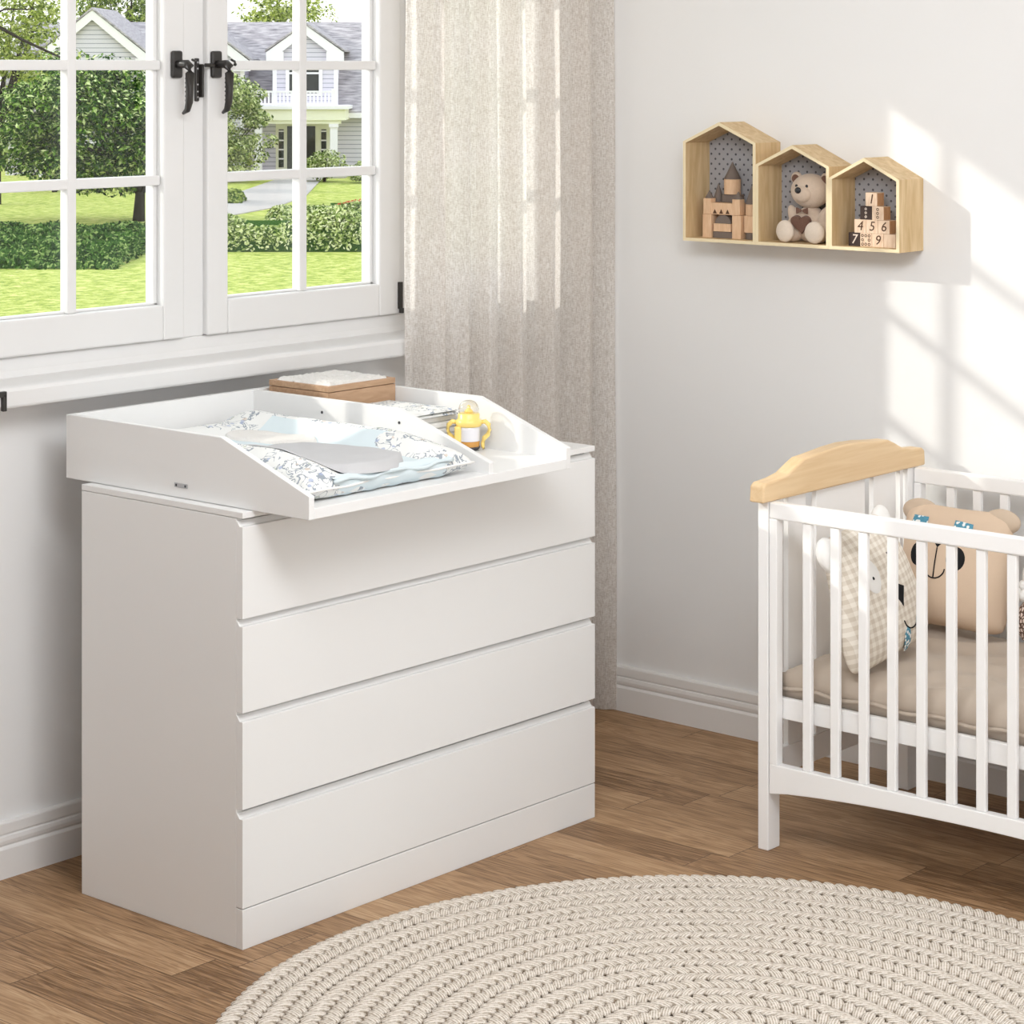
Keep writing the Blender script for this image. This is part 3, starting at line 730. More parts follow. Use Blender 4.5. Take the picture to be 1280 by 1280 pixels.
bm = BM(); lathe(bm, [(0, 0.0), (0.020, 0), (0.0265, 0.004), (0.0275, 0.008), (0.0272, 0.010), (0, 0.011)], 28); obj('bottle_base', bm, M['darkhole'], bt, smooth=True)
bm = BM(); lathe(bm, [(0.0268, 0.0235), (0.0272, 0.05), (0.0275, 0.062), (0, 0.062)], 28); obj('bottle_body', bm, milk, bt, smooth=True)
bm = BM(); lathe(bm, [(0.0275, 0.058), (0.031, 0.060), (0.0325, 0.066), (0.0325, 0.070), (0.030, 0.0745), (0.0265, 0.077), (0.0265, 0.088), (0.024, 0.091), (0, 0.091)], 32)
obj('collar', bm, M['yellow'], bt, smooth=True)
for s in (-1, 1):
    bm = BM()
    tube(bm, [(s*0.028, 0, 0.068), (s*0.040, 0, 0.070), (s*0.049, 0, 0.062), (s*0.051, 0, 0.050), (s*0.047, 0, 0.038), (s*0.038, 0, 0.030), (s*0.0345, 0, 0.018), (s*0.0345, 0, 0.008), (s*0.037, 0, 0.003)], [0.004, 0.0045, 0.0045, 0.0045, 0.0045, 0.0048, 0.005, 0.0045, 0.003], 10, 1.3)
    obj('grip_handle', bm, M['yellow'], bt, smooth=True)
bm = BM()
a_ = [(-0.030, 0.0145), ]
box(bm, -0.0345, -0.018, -0.024, 0.0, 0.012, 0.060)
obj('side_band', bm, M['yellow'], bt, bevel=0.004, seg=3)
bm = BM(); lathe(bm, [(0, 0.091), (0.011, 0.091), (0.010, 0.097), (0.0045, 0.101), (0.0042, 0.108), (0, 0.111)], 18); obj('teat', bm, M['yellow'], bt, smooth=True)
bm = BM(); lathe(bm, [(0.0245, 0.091), (0.0255, 0.100), (0.023, 0.110), (0.016, 0.118), (0.007, 0.1215), (0, 0.122)], 28); obj('clear_cap', bm, gm, bt, smooth=True)

# ------------------------------------------------------------------ crib
crib = empty('crib', (-0.776, -1.225, 0)); tag(crib, 'white barred baby crib with wooden headboard cap against the right wall', 'crib')
CX, CY = -0.776, -1.225
def K(name, x0, x1, y0, y1, z0, z1, m=None, parent=None, bevel=0.002):
    bm = BM(); box(bm, x0-CX, x1-CX, y0-CY, y1-CY, z0, z1); return obj(name, bm, m or M['crib'], parent or crib, bevel=bevel)
XB = -0.085     # back side plane
YE = -2.50      # far (foot) end
for (yy, s) in ((-1.225, 1), (YE, -1)):
    y0, y1 = (yy-0.030, yy) if s == 1 else (yy, yy+0.030)
    for (x0, x1) in ((CX, CX+0.050), (XB-0.050, XB)):
        K('leg', x0, x1, y0, y1, 0, 0.850)
    # headboard: lower rail, slats, shaped cap
    eb = empty('headboard' if s == 1 else 'footboard', (0, 0, 0), parent=crib)
    K('lower_rail', CX+0.05, XB-0.05, y0+0.006, y1-0.006, 0.17, 0.235, None, eb)
    for (a, b) in ((-0.716, -0.700), (-0.678, -0.600), (-0.555, -0.330), (-0.290, -0.182), (-0.160, -0.145)):
        K('slat', a, b, y0+0.008, y1-0.008, 0.235, 0.846, None, eb, 0.0015)
    pts = [(-0.805, 0.846), (-0.802, 0.886), (-0.79, 0.8935), (-0.74, 0.897), (-0.695, 0.9045), (-0.655, 0.922), (-0.625, 0.9335), (-0.58, 0.9365), (-0.50, 0.944), (-0.4305, 0.947), (-0.36, 0.944), (-0.28, 0.9365), (-0.236, 0.9335),
           (-0.206, 0.922), (-0.166, 0.9045), (-0.12, 0.897), (-0.071, 0.8935), (-0.059, 0.886), (-0.056, 0.846)]
    bm = BM(); prism(bm, [(p[0]-CX, p[1]) for p in pts], 'y', (y0-0.006)-CY, (y1+0.006)-CY)
    obj('wooden_cap', bm, M['beech'], eb, bevel=0.005, seg=3)
ya, yb = -1.258, YE+0.033
for (xf, sgn) in ((CX, 1), (XB, -1)):
    sr = empty('side_rail', (0, 0, 0), parent=crib)
    xs = lambda d0, d1: (min(xf+sgn*d0, xf+sgn*d1), max(xf+sgn*d0, xf+sgn*d1))
    x0, x1 = xs(0.0, 0.026)
    K('top_rail', x0, x1, yb, ya, 0.806, 0.846, None, sr, 0.004)
    K('rail_stile', x0, x1, ya-0.022, ya, 0.212, 0.806, None, sr, 0.002); K('rail_stile', x0, x1, yb, yb+0.022, 0.212, 0.806, None, sr, 0.002)
    # bottom rail with a shallow arch below
    L = ya-yb; pts = [(ya-CY, 0.212), (yb-CY, 0.212), (yb-CY, 0.139)]
    for i in range(1, 24):
        u = i/24; pts.append((yb-CY+L*u, 0.139+0.034*math.sin(PI*u)**0.7))
    pts.append((ya-CY, 0.139))
    bm = BM(); prism(bm, pts, 'x', x0-CX, x1-CX); obj('bottom_rail', bm, M['crib'], sr, bevel=0.002)
    k = 0
    y = -1.363
    while y > YE+0.08:
        bx0, bx1 = xs(0.005, 0.019)
        K('bar', bx0, bx1, y-0.0125, y+0.0125, 0.212, 0.806, None, sr, 0.003)
        y -= 0.0785
    x0, x1 = xs(0.030, 0.045)
    K('mattress_rail', x0, x1, yb, ya, 0.318, 0.369, None, crib, 0.002)
K('slat_base', CX+0.045, XB-0.045, YE+0.035, -1.26, 0.355, 0.366, M['crib'], crib, 0.0)

# mattress with fitted sheet, draped and creased
def mattress():
    x0, x1, y0, y1, z0, z1 = CX+0.050, XB-0.050, YE+0.040, -1.263, 0.368, 0.462
    nx, ny = 50, 90; v = []
    def pt(i, j, layer):
        s, t = -1+2*i/nx, -1+2*j/ny
        e = max(abs(s)**14, abs(t)**20)
        X = x0+(x1-x0)*i/nx; Y = y0+(y1-y0)*j/ny
        wv = 0.012*noise.noise(Vector((X*5, Y*3.2, 0)))-0.034*abs(noise.noise(Vector((X*8+Y*5, Y*3-X*3, 5))))+0.030*max(0, noise.noise(Vector((X*7, Y*7, 9))))*sstep(-1.55, -1.28, Y)
        if layer: z = z1 + wv - 0.035*e
        else: z = z0
        return (X + 0.003*math.sin(Y*30)*(abs(s) > 0.95), Y, z)
    for layer in (1, 0):
        for j in range(ny+1):
            for i in range(nx+1): v.append(pt(i, j, layer))
    k = (nx+1)*(ny+1); fs = grid_faces(nx, ny) + grid_faces(nx, ny, k, True)
    # side skirts
    def idx(i, j): return j*(nx+1)+i
    for j in range(ny):
        for i in (0, nx): fs.append((idx(i, j), idx(i, j+1), k+idx(i, j+1), k+idx(i, j)))
    for i in range(nx):
        for j in (0, ny): fs.append((idx(i, j), idx(i+1, j), k+idx(i+1, j), k+idx(i, j)))
    bm = BM(); vs = [bm.verts.new(p) for p in v]
    for f_ in fs: bm.faces.new([vs[q] for q in f_])
    mt = empty('mattress', (0, 0, 0)); tag(mt, 'crib mattress in a creased taupe fitted sheet inside the crib', 'mattress')
    obj('fitted_sheet', bm, M['sheet'], mt, smooth=True)
    bm = BM(); pp = [(x0-0.004, y0+(y1-y0)*i/60, 0.390+0.004*math.sin(i*0.7)) for i in range(61)]
    tube(bm, pp, 0.005, 6); obj('sheet_hem', bm, M['sheet'], mt, smooth=True)
mattress()

# ------------------------------------------------------------------ cushions
def pillow(a, b, T, name, m, parent, nx=36, ny=36, sq=0.45, bulge=None, topcut=None):
    """upright cushion: width 2a, height 2b, front is -y, bottom at z=0"""
    def surf(s, t):
        s_ = max(-1, min(1, s)); t_ = max(-1, min(1, t))
        y = T*((1-s_*s_)*(1-t_*t_))**sq * (1.1 - 0.25*t_)
        y += 0.0025*noise.noise(Vector((s*4, t*4, a*50)))
        return y
    def outline(s, t):
        k = 1 - 0.07*(1-s*s)*t**4; l = 1 - 0.08*(1-t*t)*s**4
        if bulge: l *= bulge(t)
        # round the corners a little
        c_ = 1 - 0.12*(s*s*t*t)**2
        return (a*s*l*c_, b + b*t*k*c_)
    v = []
    for layer in (-1, 1):
        for j in range(ny+1):
            for i in range(nx+1):
                s = math.sin((-1+2*i/nx)*PI/2); t = math.sin((-1+2*j/ny)*PI/2)
                X, Z = outline(s, t); yy = surf(s, t)*(1 if layer == -1 else 0.7)
                v.append((X, layer*yy, Z))
    k = (nx+1)*(ny+1)
    bm = BM(); vs = [bm.verts.new(p) for p in v]
    for f_ in grid_faces(nx, ny)+grid_faces(nx, ny, k, True): bm.faces.new([vs[q] for q in f_])
    bmesh.ops.remove_doubles(bm, verts=bm.verts, dist=0.0006)
    obj(name, bm, m, parent, smooth=True)
    def at(X, Z, lift=0.0015):
        s = X/a; t = (Z-b)/b
        return Vector((X, -(surf(s/(1-0.08*(1-t*t)*s**4), t)+lift), Z))
    return at
def decal(at, name, pts, m, parent, lift=0.002, rings=6):
    cx = sum(p[0] for p in pts)/len(pts); cz = sum(p[1] for p in pts)/len(pts)
    bm = BM(); prev = None; c0 = bm.verts.new(at(cx, cz, lift)); n = len(pts)
    for k in range(1, rings+1):
        f_ = k/rings
        ring = [bm.verts.new(at(cx+(p[0]-cx)*f_, cz+(p[1]-cz)*f_, lift if k < rings else lift*0.3)) for p in pts]
        for i in range(n):
            j = (i+1) % n
            if prev is None: bm.faces.new((c0, ring[i], ring[j]))
            else: bm.faces.new((prev[i], ring[i], ring[j], prev[j]))
        prev = ring
    return obj(name, bm, m, parent, smooth=True)
def oval(cx, cz, rx, rz, n=24, rot=0):
    return [(cx+rx*math.cos(2*PI*k/n)*math.cos(rot)-rz*math.sin(2*PI*k/n)*math.sin(rot), cz+rx*math.cos(2*PI*k/n)*math.sin(rot)+rz*math.sin(2*PI*k/n)*math.cos(rot)) for k in range(n)]
def stitch(at, name, pts, m, parent, r=0.0018):
    bm = BM(); tube(bm, [at(p[0], p[1], 0.001) for p in pts], r, 6); return obj(name, bm, m, parent, smooth=True)

# tan bear cushion, leaning on the back rail, facing out of the crib
bc = empty('bear_cushion', (-0.240, -1.446, 0.466), (0, 0, -PI/2)); bc.rotation_mode = 'XYZ'
tag(bc, 'tan square cushion with an appliqued bear face leaning on the crib back rail', 'cushion')
bc.rotation_euler = (R(-9), 0, -PI/2)
at = pillow(0.163, 0.160, 0.066, 'cushion_body', M['tan'], bc)
decal(at, 'cheek', oval(0.034, 0.186, 0.026, 0.030), M['felt_black'], bc)
decal(at, 'cheek', oval(-0.076, 0.186, 0.026, 0.030), M['felt_black'], bc)
decal(at, 'nose', [(-0.044, 0.240), (0.002, 0.240), (-0.004, 0.226), (-0.021, 0.208), (-0.038, 0.226)], M['felt_black'], bc, rings=3)
stitch(at, 'mouth_line', [(-0.021, 0.208), (-0.021, 0.170), (-0.021, 0.134)], M['felt_black'], bc)
stitch(at, 'mouth_line', [(-0.021+0.030*math.cos(a), 0.158+0.026*math.sin(a)) for a in [PI+PI*k/12 for k in range(13)]], M['felt_black'], bc)
decal(at, 'eye_patch', [(0.010, 0.250), (0.066, 0.250), (0.064, 0.276), (0.012, 0.281)], M['bluefl'], bc, lift=0.005, rings=4)
decal(at, 'eye_patch', [(-0.118, 0.258), (-0.066, 0.258), (-0.066, 0.280), (-0.114, 0.281)], M['bluefl'], bc, lift=0.005, rings=4)
decal(at, 'eye', oval(0.038, 0.258, 0.006, 0.006), M['felt_black'], bc, lift=0.004, rings=3)
for s in (-1, 1):
    bm = BM(); ball(bm, (s*0.118, 0.004, 0.290), (0.052, 0.022, 0.032), 20, 12); obj('ear', bm, M['tan_dark'], bc, smooth=True)

# gingham cushion against the headboard
gc = empty('gingham_cushion', (-0.575, -1.478, 0.464)); gc.rotation_euler = (R(-15), R(-7), R(2))
tag(gc, 'beige gingham animal cushion with white ears leaning on the headboard', 'cushion')
at = pillow(0.178, 0.172, 0.060, 'cushion_body', M['gingham'], gc, bulge=lambda t: 0.97-0.12*t)
decal(at, 'eye_patch', oval(-0.065, 0.220, 0.030, 0.044), M['felt_white'], gc)
decal(at, 'eye', oval(-0.064, 0.212, 0.004, 0.005), M['felt_black'], gc, lift=0.004, rings=2)
stitch(at, 'eye', [(0.030, 0.250), (0.036, 0.243), (0.034, 0.235)], M['felt_black'], gc)
decal(at, 'nose', [(-0.016, 0.158), (0.014, 0.178), (0.044, 0.162), (0.018, 0.118)], M['felt_black'], gc, rings=4)
stitch(at, 'mouth_line', [(0.040+0.038*math.cos(a), 0.096+0.036*math.sin(a)) for a in [PI+0.25+(PI-0.2)*k/12 for k in range(13)]], M['felt_black'], gc)
decal(at, 'bow_patch', oval(0.082, 0.068, 0.022, 0.032, rot=-0.6), M['bluefl'], gc, rings=5)
decal(at, 'bow_patch', oval(0.016, 0.040, 0.016, 0.030, rot=0.1), M['bluefl'], gc, rings=5)
for (x, z, rx, rz, ro) in ((-0.128, 0.292, 0.040, 0.052, -0.6), (0.120, 0.300, 0.038, 0.052, 0.5)):
    bm = BM(); ball(bm, (x, 0.0, z), (rx, 0.022, rz), 20, 12, Matrix.Rotation(ro, 4, 'Y')); obj('ear', bm, M['felt_white'], gc, smooth=True)

# soft toy at the right edge: white ruffled top, lattice trousers
st = empty('soft_toy', (-0.255, -1.705, 0.463), (R(-8), 0, -PI/2)); tag(st, 'white ruffled soft toy with brown lattice trousers right of the tan cushion', 'soft toy')
bm = BM(); ball(bm, (0, 0, 0.066), (0.068, 0.045, 0.066), 24, 14); obj('trousers', bm, M['lattice'], st, smooth=True)
bm = BM(); ball(bm, (0, 0, 0.175), (0.058, 0.042, 0.068), 24, 14)
for k in range(12):
    ball(bm, (0.060*math.cos(2*PI*k/12), 0.044*math.sin(2*PI*k/12), 0.128), 0.016, 10, 8); ball(bm, (0.052*math.cos(2*PI*k/12+0.2), 0.038*math.sin(2*PI*k/12+0.2), 0.150), 0.014, 10, 8)
obj('ruffled_top', bm, M['felt_white'], st, smooth=True)
bm = BM(); ball(bm, (0, 0, 0.265), (0.048, 0.040, 0.045), 20, 12); obj('head', bm, M['felt_white'], st, smooth=True)

# ------------------------------------------------------------------ house shelf on the right wall
SHX = -0.123
shelf = empty('house_shelf', (0, -0.856, 1.408)); tag(shelf, 'pine wall shelf of three stepped little houses with dotted grey backs', 'shelf')
def house_unit(y0, y1, ze, zp):
    """y0 > y1 (y0 is the left end seen from the room)"""
    th = 0.009; zb = 1.409; ym = (y0+y1)/2
    u = empty('house_frame', (0, 0, 0), parent=shelf)
    o_ = Vector((0, 0.89, -1.41))
    outer = [(y0, zb), (y0, ze), (ym, zp), (y1, ze), (y1, zb)]
    sl_ = math.hypot(ym-y0, zp-ze)/abs(ym-y0)
    inner = [(y0-th, zb+th), (y0-th, ze-th*0.45), (ym, zp-th*sl_), (y1+th, ze-th*0.45), (y1+th, zb+th)]
    names = ['side_board', 'roof_board', 'roof_board', 'side_board', 'bottom_board']
    for k in range(5):
        a, b = k, (k+1) % 5
        bm = BM(); prism(bm, [(outer[a][0]+0.856, outer[a][1]-1.408), (outer[b][0]+0.856, outer[b][1]-1.408), (inner[b][0]+0.856, inner[b][1]-1.408), (inner[a][0]+0.856, inner[a][1]-1.408)], 'x', SHX+0.0015, -0.001)
        ob = obj(names[k], bm, M['pine'], u)
    bm = BM()   # pale front edge band of the boards
    for k in range(5):
        a, b = k, (k+1) % 5
        prism(bm, [(outer[a][0]+0.856, outer[a][1]-1.408), (outer[b][0]+0.856, outer[b][1]-1.408), (inner[b][0]+0.856, inner[b][1]-1.408), (inner[a][0]+0.856, inner[a][1]-1.408)], 'x', SHX, SHX+0.0015)
    obj('front_edge', bm, M['pine_edge'], u)
    bm = BM(); prism(bm, [(p[0]+0.856, p[1]-1.408) for p in inner], 'x', -0.008, -0.003); obj('back_panel', bm, M['dotted'], u)
house_unit(-0.511, -0.760, 1.690, 1.746)
house_unit(-0.7605, -1.001, 1.631, 1.687)
house_unit(-1.0015, -1.221, 1.602, 1.658)
SZ = 1.4182

# toy castle in the tall house
cs = empty('toy_castle', (-0.066, -0.636, SZ)); tag(cs, 'small wooden block castle with brown cones in the tallest shelf house', 'toy castle')
def Cb(name, y0, y1, z0, z1, d0, d1, m, bevel=0.001):
    bm = BM(); box(bm, d0, d1, -(y0)-0.0, -(y1), z0, z1)
    # y given as distance to the right of the castle centre
    return obj(name, bm, m, cs, bevel=bevel)
def cyl(name, x, y, r, z0, z1, m, top=None):
    bm = BM(); lathe(bm, [(0, z0), (r, z0), (r if top is None else top, z1), (0, z1)], 24, (x, -y, 0)); return obj(name, bm, m, cs, bevel=0.0008)
# columns carry the arch
Cb('pillar', -0.082, -0.052, 0.0, 0.066, -0.022, 0.012, M['castle']); Cb('pillar', 0.020, 0.050, 0.0, 0.066, -0.022, 0.012, M['castle'])
Cb('dark_base', -0.050, 0.018, 0.0, 0.018, -0.016, 0.012, M['slate']); Cb('gate_block', -0.047, 0.012, 0.0185, 0.041, -0.018, 0.010, M['castle'])
bm = BM(); prism(bm, [(0.017+0.027*math.cos(PI*k/16), 0.0415+0.024*math.sin(PI*k/16)) for k in range(17)], 'x', -0.014, 0.010)
obj('gate_arch', bm, M['slate'], cs)
Cb('castle_wall', -0.060, 0.020, 0.066, 0.099, -0.018, 0.010, M['castle'])
for k in range(3):
    c_ = 0.042-0.022*k; bm = BM(); prism(bm, [(c_-0.0065, 0.069), (c_+0.0065, 0.069), (c_, 0.081)], 'x', -0.0192, -0.0175); obj('wall_opening', bm, M['ink'], cs)
for y in (-0.068, 0.032):
    Cb('turret', y-0.013, y+0.013, 0.0665, 0.111, -0.020, 0.004, M['castle'])
    cyl('turret_cone', -0.008, y, 0.013, 0.1112, 0.133, M['slate'], 0.0008)
Cb('keep_block', -0.040, 0.014, 0.0995, 0.122, 0.012, 0.046, M['slate']); Cb('castle_wall', -0.080, 0.035, 0.0, 0.099, 0.014, 0.046, M['castle'])
cyl('keep_tower', 0.028, -0.014, 0.024, 0.1225, 0.165, M['castle']); cyl('keep_cone', 0.028, -0.014, 0.0245, 0.1655, 0.214, M['slate'], 0.0008)
cyl('tall_cone', 0.030, -0.064, 0.017, 0.0995, 0.152, M['slate'], 0.0008)
cyl('tower_base', 0.005, 0.071, 0.019, 0.0, 0.018, M['slate']); Cb('tower_block', 0.054, 0.088, 0.0185, 0.066, -0.012, 0.024, M['castle'])
cyl('round_tower', 0.005, 0.069, 0.018, 0.0665, 0.098, M['castle']); cyl('tower_cone', 0.005, 0.069, 0.0185, 0.0985, 0.150, M['slate'], 0.0008)

# teddy bear, sitting, facing out of the shelf (-x)
td = empty('teddy_bear', (-0.056, -0.893, SZ)); td.scale = (0.82, 0.97, 0.97); tag(td, 'beige plush teddy bear with brown bow tie and heart sitting in the middle shelf house', 'soft toy')
def skin_body():
    bm = BM()
    bm.verts.ensure_lookup_table()
    ball(bm, (0.012, 0, 0.052), (0.044, 0.046, 0.054), 28, 18)
    for s in (-1, 1):
        ball(bm, (-0.022, s*0.045, 0.024), (0.042, 0.025, 0.024), 20, 12, Matrix.Rotation(R(s*-14), 4, 'Z'))
        ball(bm, (0.0, s*0.047, 0.066), (0.018, 0.018, 0.042), 18, 12, Matrix.Rotation(R(s*-26), 4, 'X'))
        ball(bm, (-0.008, s*0.058, 0.045), (0.020, 0.016, 0.018), 18, 12)
    ob = obj('body', bm, M['plush'], td, smooth=True)
    rm = ob.modifiers.new('remesh', 'REMESH'); rm.mode = 'VOXEL'; rm.voxel_size = 0.0026; rm.use_smooth_shade = True
    sm = ob.modifiers.new('smooth', 'SMOOTH'); sm.iterations = 6
skin_body()
for s in (-1, 1):
    bm = BM(); ball(bm, (-0.056, s*0.050, 0.032), (0.017, 0.031, 0.0315), 24, 16, Matrix.Rotation(R(s*-8), 4, 'Z')); obj('foot', bm, M['plush_pale'], td, smooth=True)
hd = empty('head', (0.002, -0.004, 0.146), (0, 0, R(-2)), parent=td); hd.scale = (1.08, 1.10, 1.08)
bm = BM(); ball(bm, (0, 0, 0), (0.046, 0.0565, 0.0455), 30, 20); obj('skull', bm, M['plush'], hd, smooth=True)
bm = BM(); ball(bm, (-0.036, 0.004, -0.006), (0.021, 0.030, 0.023), 24, 16); obj('muzzle', bm, M['plush'], hd, smooth=True)
bm = BM(); ball(bm, (-0.057, 0.006, 0.003), (0.006, 0.0095, 0.0085), 16, 12); obj('nose', bm, M['nose'], hd, smooth=True)
for s in (-1, 1):
    bm = BM(); ball(bm, (-0.0425, s*0.016+0.003, 0.014), (0.003, 0.0042, 0.0042), 12, 8); obj('eye', bm, M['nose'], hd, smooth=True)
    bm = BM(); ball(bm, (0.004, s*0.046, 0.032), (0.010, 0.017, 0.017), 20, 14); obj('ear', bm, M['plush'], hd, smooth=True)
    bm = BM(); ball(bm, (-0.003, s*0.046, 0.031), (0.006, 0.0115, 0.0115), 16, 10); obj('inner_ear', bm, M['plush_brown'], hd, smooth=True)
bt_ = empty('bow_tie', (-0.036, 0.004, 0.091), parent=td)
for s in (-1, 1):
    bm = BM(); prism(bm, [(s*0.002, -0.003), (s*0.002, 0.003), (s*0.019, 0.0095), (s*0.019, -0.0095)], 'x', -0.004, 0.004); obj('bow_loop', bm, M['plush_brown'], bt_, bevel=0.002)
pts = []
for k in range(40):
    a = 2*PI*k/40
    pts.append((0.0019*16*math.sin(a)**3*1.05, 0.0019*(13*math.cos(a)-5*math.cos(2*a)-2*math.cos(3*a)-math.cos(4*a))*0.95))
bm = BM(); prism(bm, pts, 'x', -0.007, 0.007); o = obj('heart', bm, M['plush_brown'], td, bevel=0.005, seg=3); o.location = (-0.040, 0.004, 0.056); o.rotation_euler = (0, R(-14), 0)

# number blocks in the low house
def text_mesh(ch, size):
    cu = bpy.data.curves.new('digit', 'FONT'); cu.body = ch; cu.size = size; cu.extrude = 0.0003; cu.align_x = 'CENTER'; cu.align_y = 'CENTER'; cu.offset = 0.0; cu.shear = 0.18; cu.resolution_u = 3
    o = bpy.data.objects.new('tmp', cu); C.objects.link(o)
    dg = bpy.context.evaluated_depsgraph_get(); me = bpy.data.meshes.new_from_object(o.evaluated_get(dg))
    bpy.data.objects.remove(o); return me
BS = 0.0362
def block(y, row, dark, mark, label, dx=0.0):
    z = SZ + row*(BS+0.0002)
    b = empty('number_block', (-0.090+BS/2+dx, y, z)); tag(b, label, 'toy block', 'number blocks in the shelf')
    bm = BM(); h = BS/2; box(bm, -h, h, -h, h, 0, BS)
    obj('cube_body', bm, M['block_dark'] if dark else M['block'], b, bevel=0.0012)
    if not dark:
        bm = BM(); box(bm, -h+0.002, h-0.002, -h-0.0004, -h+0.002, 0.0015, BS-0.0015); obj('side_face', bm, M['block_side'] if row != 0 else M['block'], b)
    ink = M['inkpale'] if dark else M['ink']
    if mark and mark[0] == 't':
        me = text_mesh(mark[1], 0.036); me.materials.append(ink)
        o = bpy.data.objects.new('digit_' + {'1': 'one', '4': 'four', '5': 'five', '6': 'six', '7': 'seven', '9': 'nine'}[mark[1]], me); C.objects.link(o); o.parent = b
        o.rotation_euler = (PI/2, 0, -PI/2); o.location = (-h-0.0004, 0, BS/2)
    elif mark:
        bm = BM()
        for (dy, dz) in mark[1]:
            m_ = Matrix.Translation((-h-0.0003, dy, BS/2+dz)) @ Matrix.Rotation(PI/2, 4, 'Y')
            r0, r1 = mark[2]*0.5, mark[2]
            a = [bm.verts.new(m_ @ Vector((r0*math.cos(2*PI*k/14), r0*math.sin(2*PI*k/14), 0))) for k in range(14)]
            c_ = [bm.verts.new(m_ @ Vector((r1*math.cos(2*PI*k/14), r1*math.sin(2*PI*k/14), 0))) for k in range(14)]
            for k in range(14): bm.faces.new((a[k], c_[k], c_[(k+1) % 14], a[(k+1) % 14]))
        obj('ring_marks', bm, ink, b)
y0 = -1.042 - BS/2; st_ = BS+0.0008
block(y0, 0, True, ('t', '7'), 'dark number block with a pale 7 at the left of the bottom row')
block(y0-st_, 0, False, ('r', [(dy, dz) for dy in (-0.0105, 0, 0.0105) for dz in (-0.0115, 0, 0.0115) if (dy or dz)], 0.0042), 'pale block with eight ring marks in the bottom row')
block(y0-2*st_, 0, False, ('t', '9'), 'pale number block marked with a nine, third along the bottom row')
block(y0-3*st_, 0, False, None, 'plain pale block at the right end of the bottom row')
block(y0-0.5*st_, 1, False, ('t', '4'), 'pale number block marked with a four, left end of the second row')
block(y0-1.5*st_, 1, False, ('t', '5'), 'pale number block marked with a five, middle of the second row')
block(y0-2.5*st_, 1, False, ('t', '6'), 'pale number block marked with a six, right end of the second row')
block(y0-1.0*st_, 2, True, ('r', [(0, 0.0105), (0, 0), (0, -0.0105)], 0.0035), 'dark block with faint ring marks under the block with the 1')
block(y0-2.0*st_, 2, False, ('r', [(0, 0.0105), (0, 0), (0, -0.0105)], 0.0042), 'pale block with three ring marks in the third row')
block(y0-1.45*st_, 3, False, ('t', '1'), 'pale number block with a brown 1 on top of the stack')

# ------------------------------------------------------------------ braided rug
def rug_mat():
    m = bpy.data.materials.new('jute_braid'); m.use_nodes = True; t = m.node_tree; p = t.nodes['Principled BSDF']
    co = N(t, 'ShaderNodeTexCoord'); at_ = N(t, 'ShaderNodeAttribute', attribute_name='strand')
    n = N(t, 'ShaderNodeTexNoise'); n.inputs['Scale'].default_value = 160; n.inputs['Detail'].default_value = 2; t.links.new(co.outputs['Object'], n.inputs['Vector'])
    # fine strands along each lobe from its own coordinate
    sep = N(t, 'ShaderNodeSeparateXYZ'); t.links.new(at_.outputs['Vector'], sep.inputs[0])
    a = math_(t, 'SINE', math_(t, 'MULTIPLY', sep.outputs[0], 17.0))
    b = math_(t, 'SINE', math_(t, 'MULTIPLY', sep.outputs[1], 60.0))
    s = math_(t, 'ADD', math_(t, 'MULTIPLY', a, 0.26), math_(t, 'ADD', math_(t, 'MULTIPLY', b, 0.08), n.outputs['Fac']))
    r = N(t, 'ShaderNodeValToRGB'); e = r.color_ramp.elements
    e[0].position = 0.22; e[0].color = (0.46, 0.39, 0.31, 1); e[1].position = 0.62; e[1].color = (0.82, 0.76, 0.69, 1)
    t.links.new(s, r.inputs[0]); t.links.new(r.outputs[0], p.inputs['Base Color'])
    p.inputs['Roughness'].default_value = 0.95; p.inputs['Specular IOR Level'].default_value = 0.1
    bp = N(t, 'ShaderNodeBump'); bp.inputs['Strength'].default_value = 0.8; bp.inputs['Distance'].default_value = 0.0015
    t.links.new(s, bp.inputs['Height']); t.links.new(bp.outputs[0], p.inputs['Normal'])
    return m
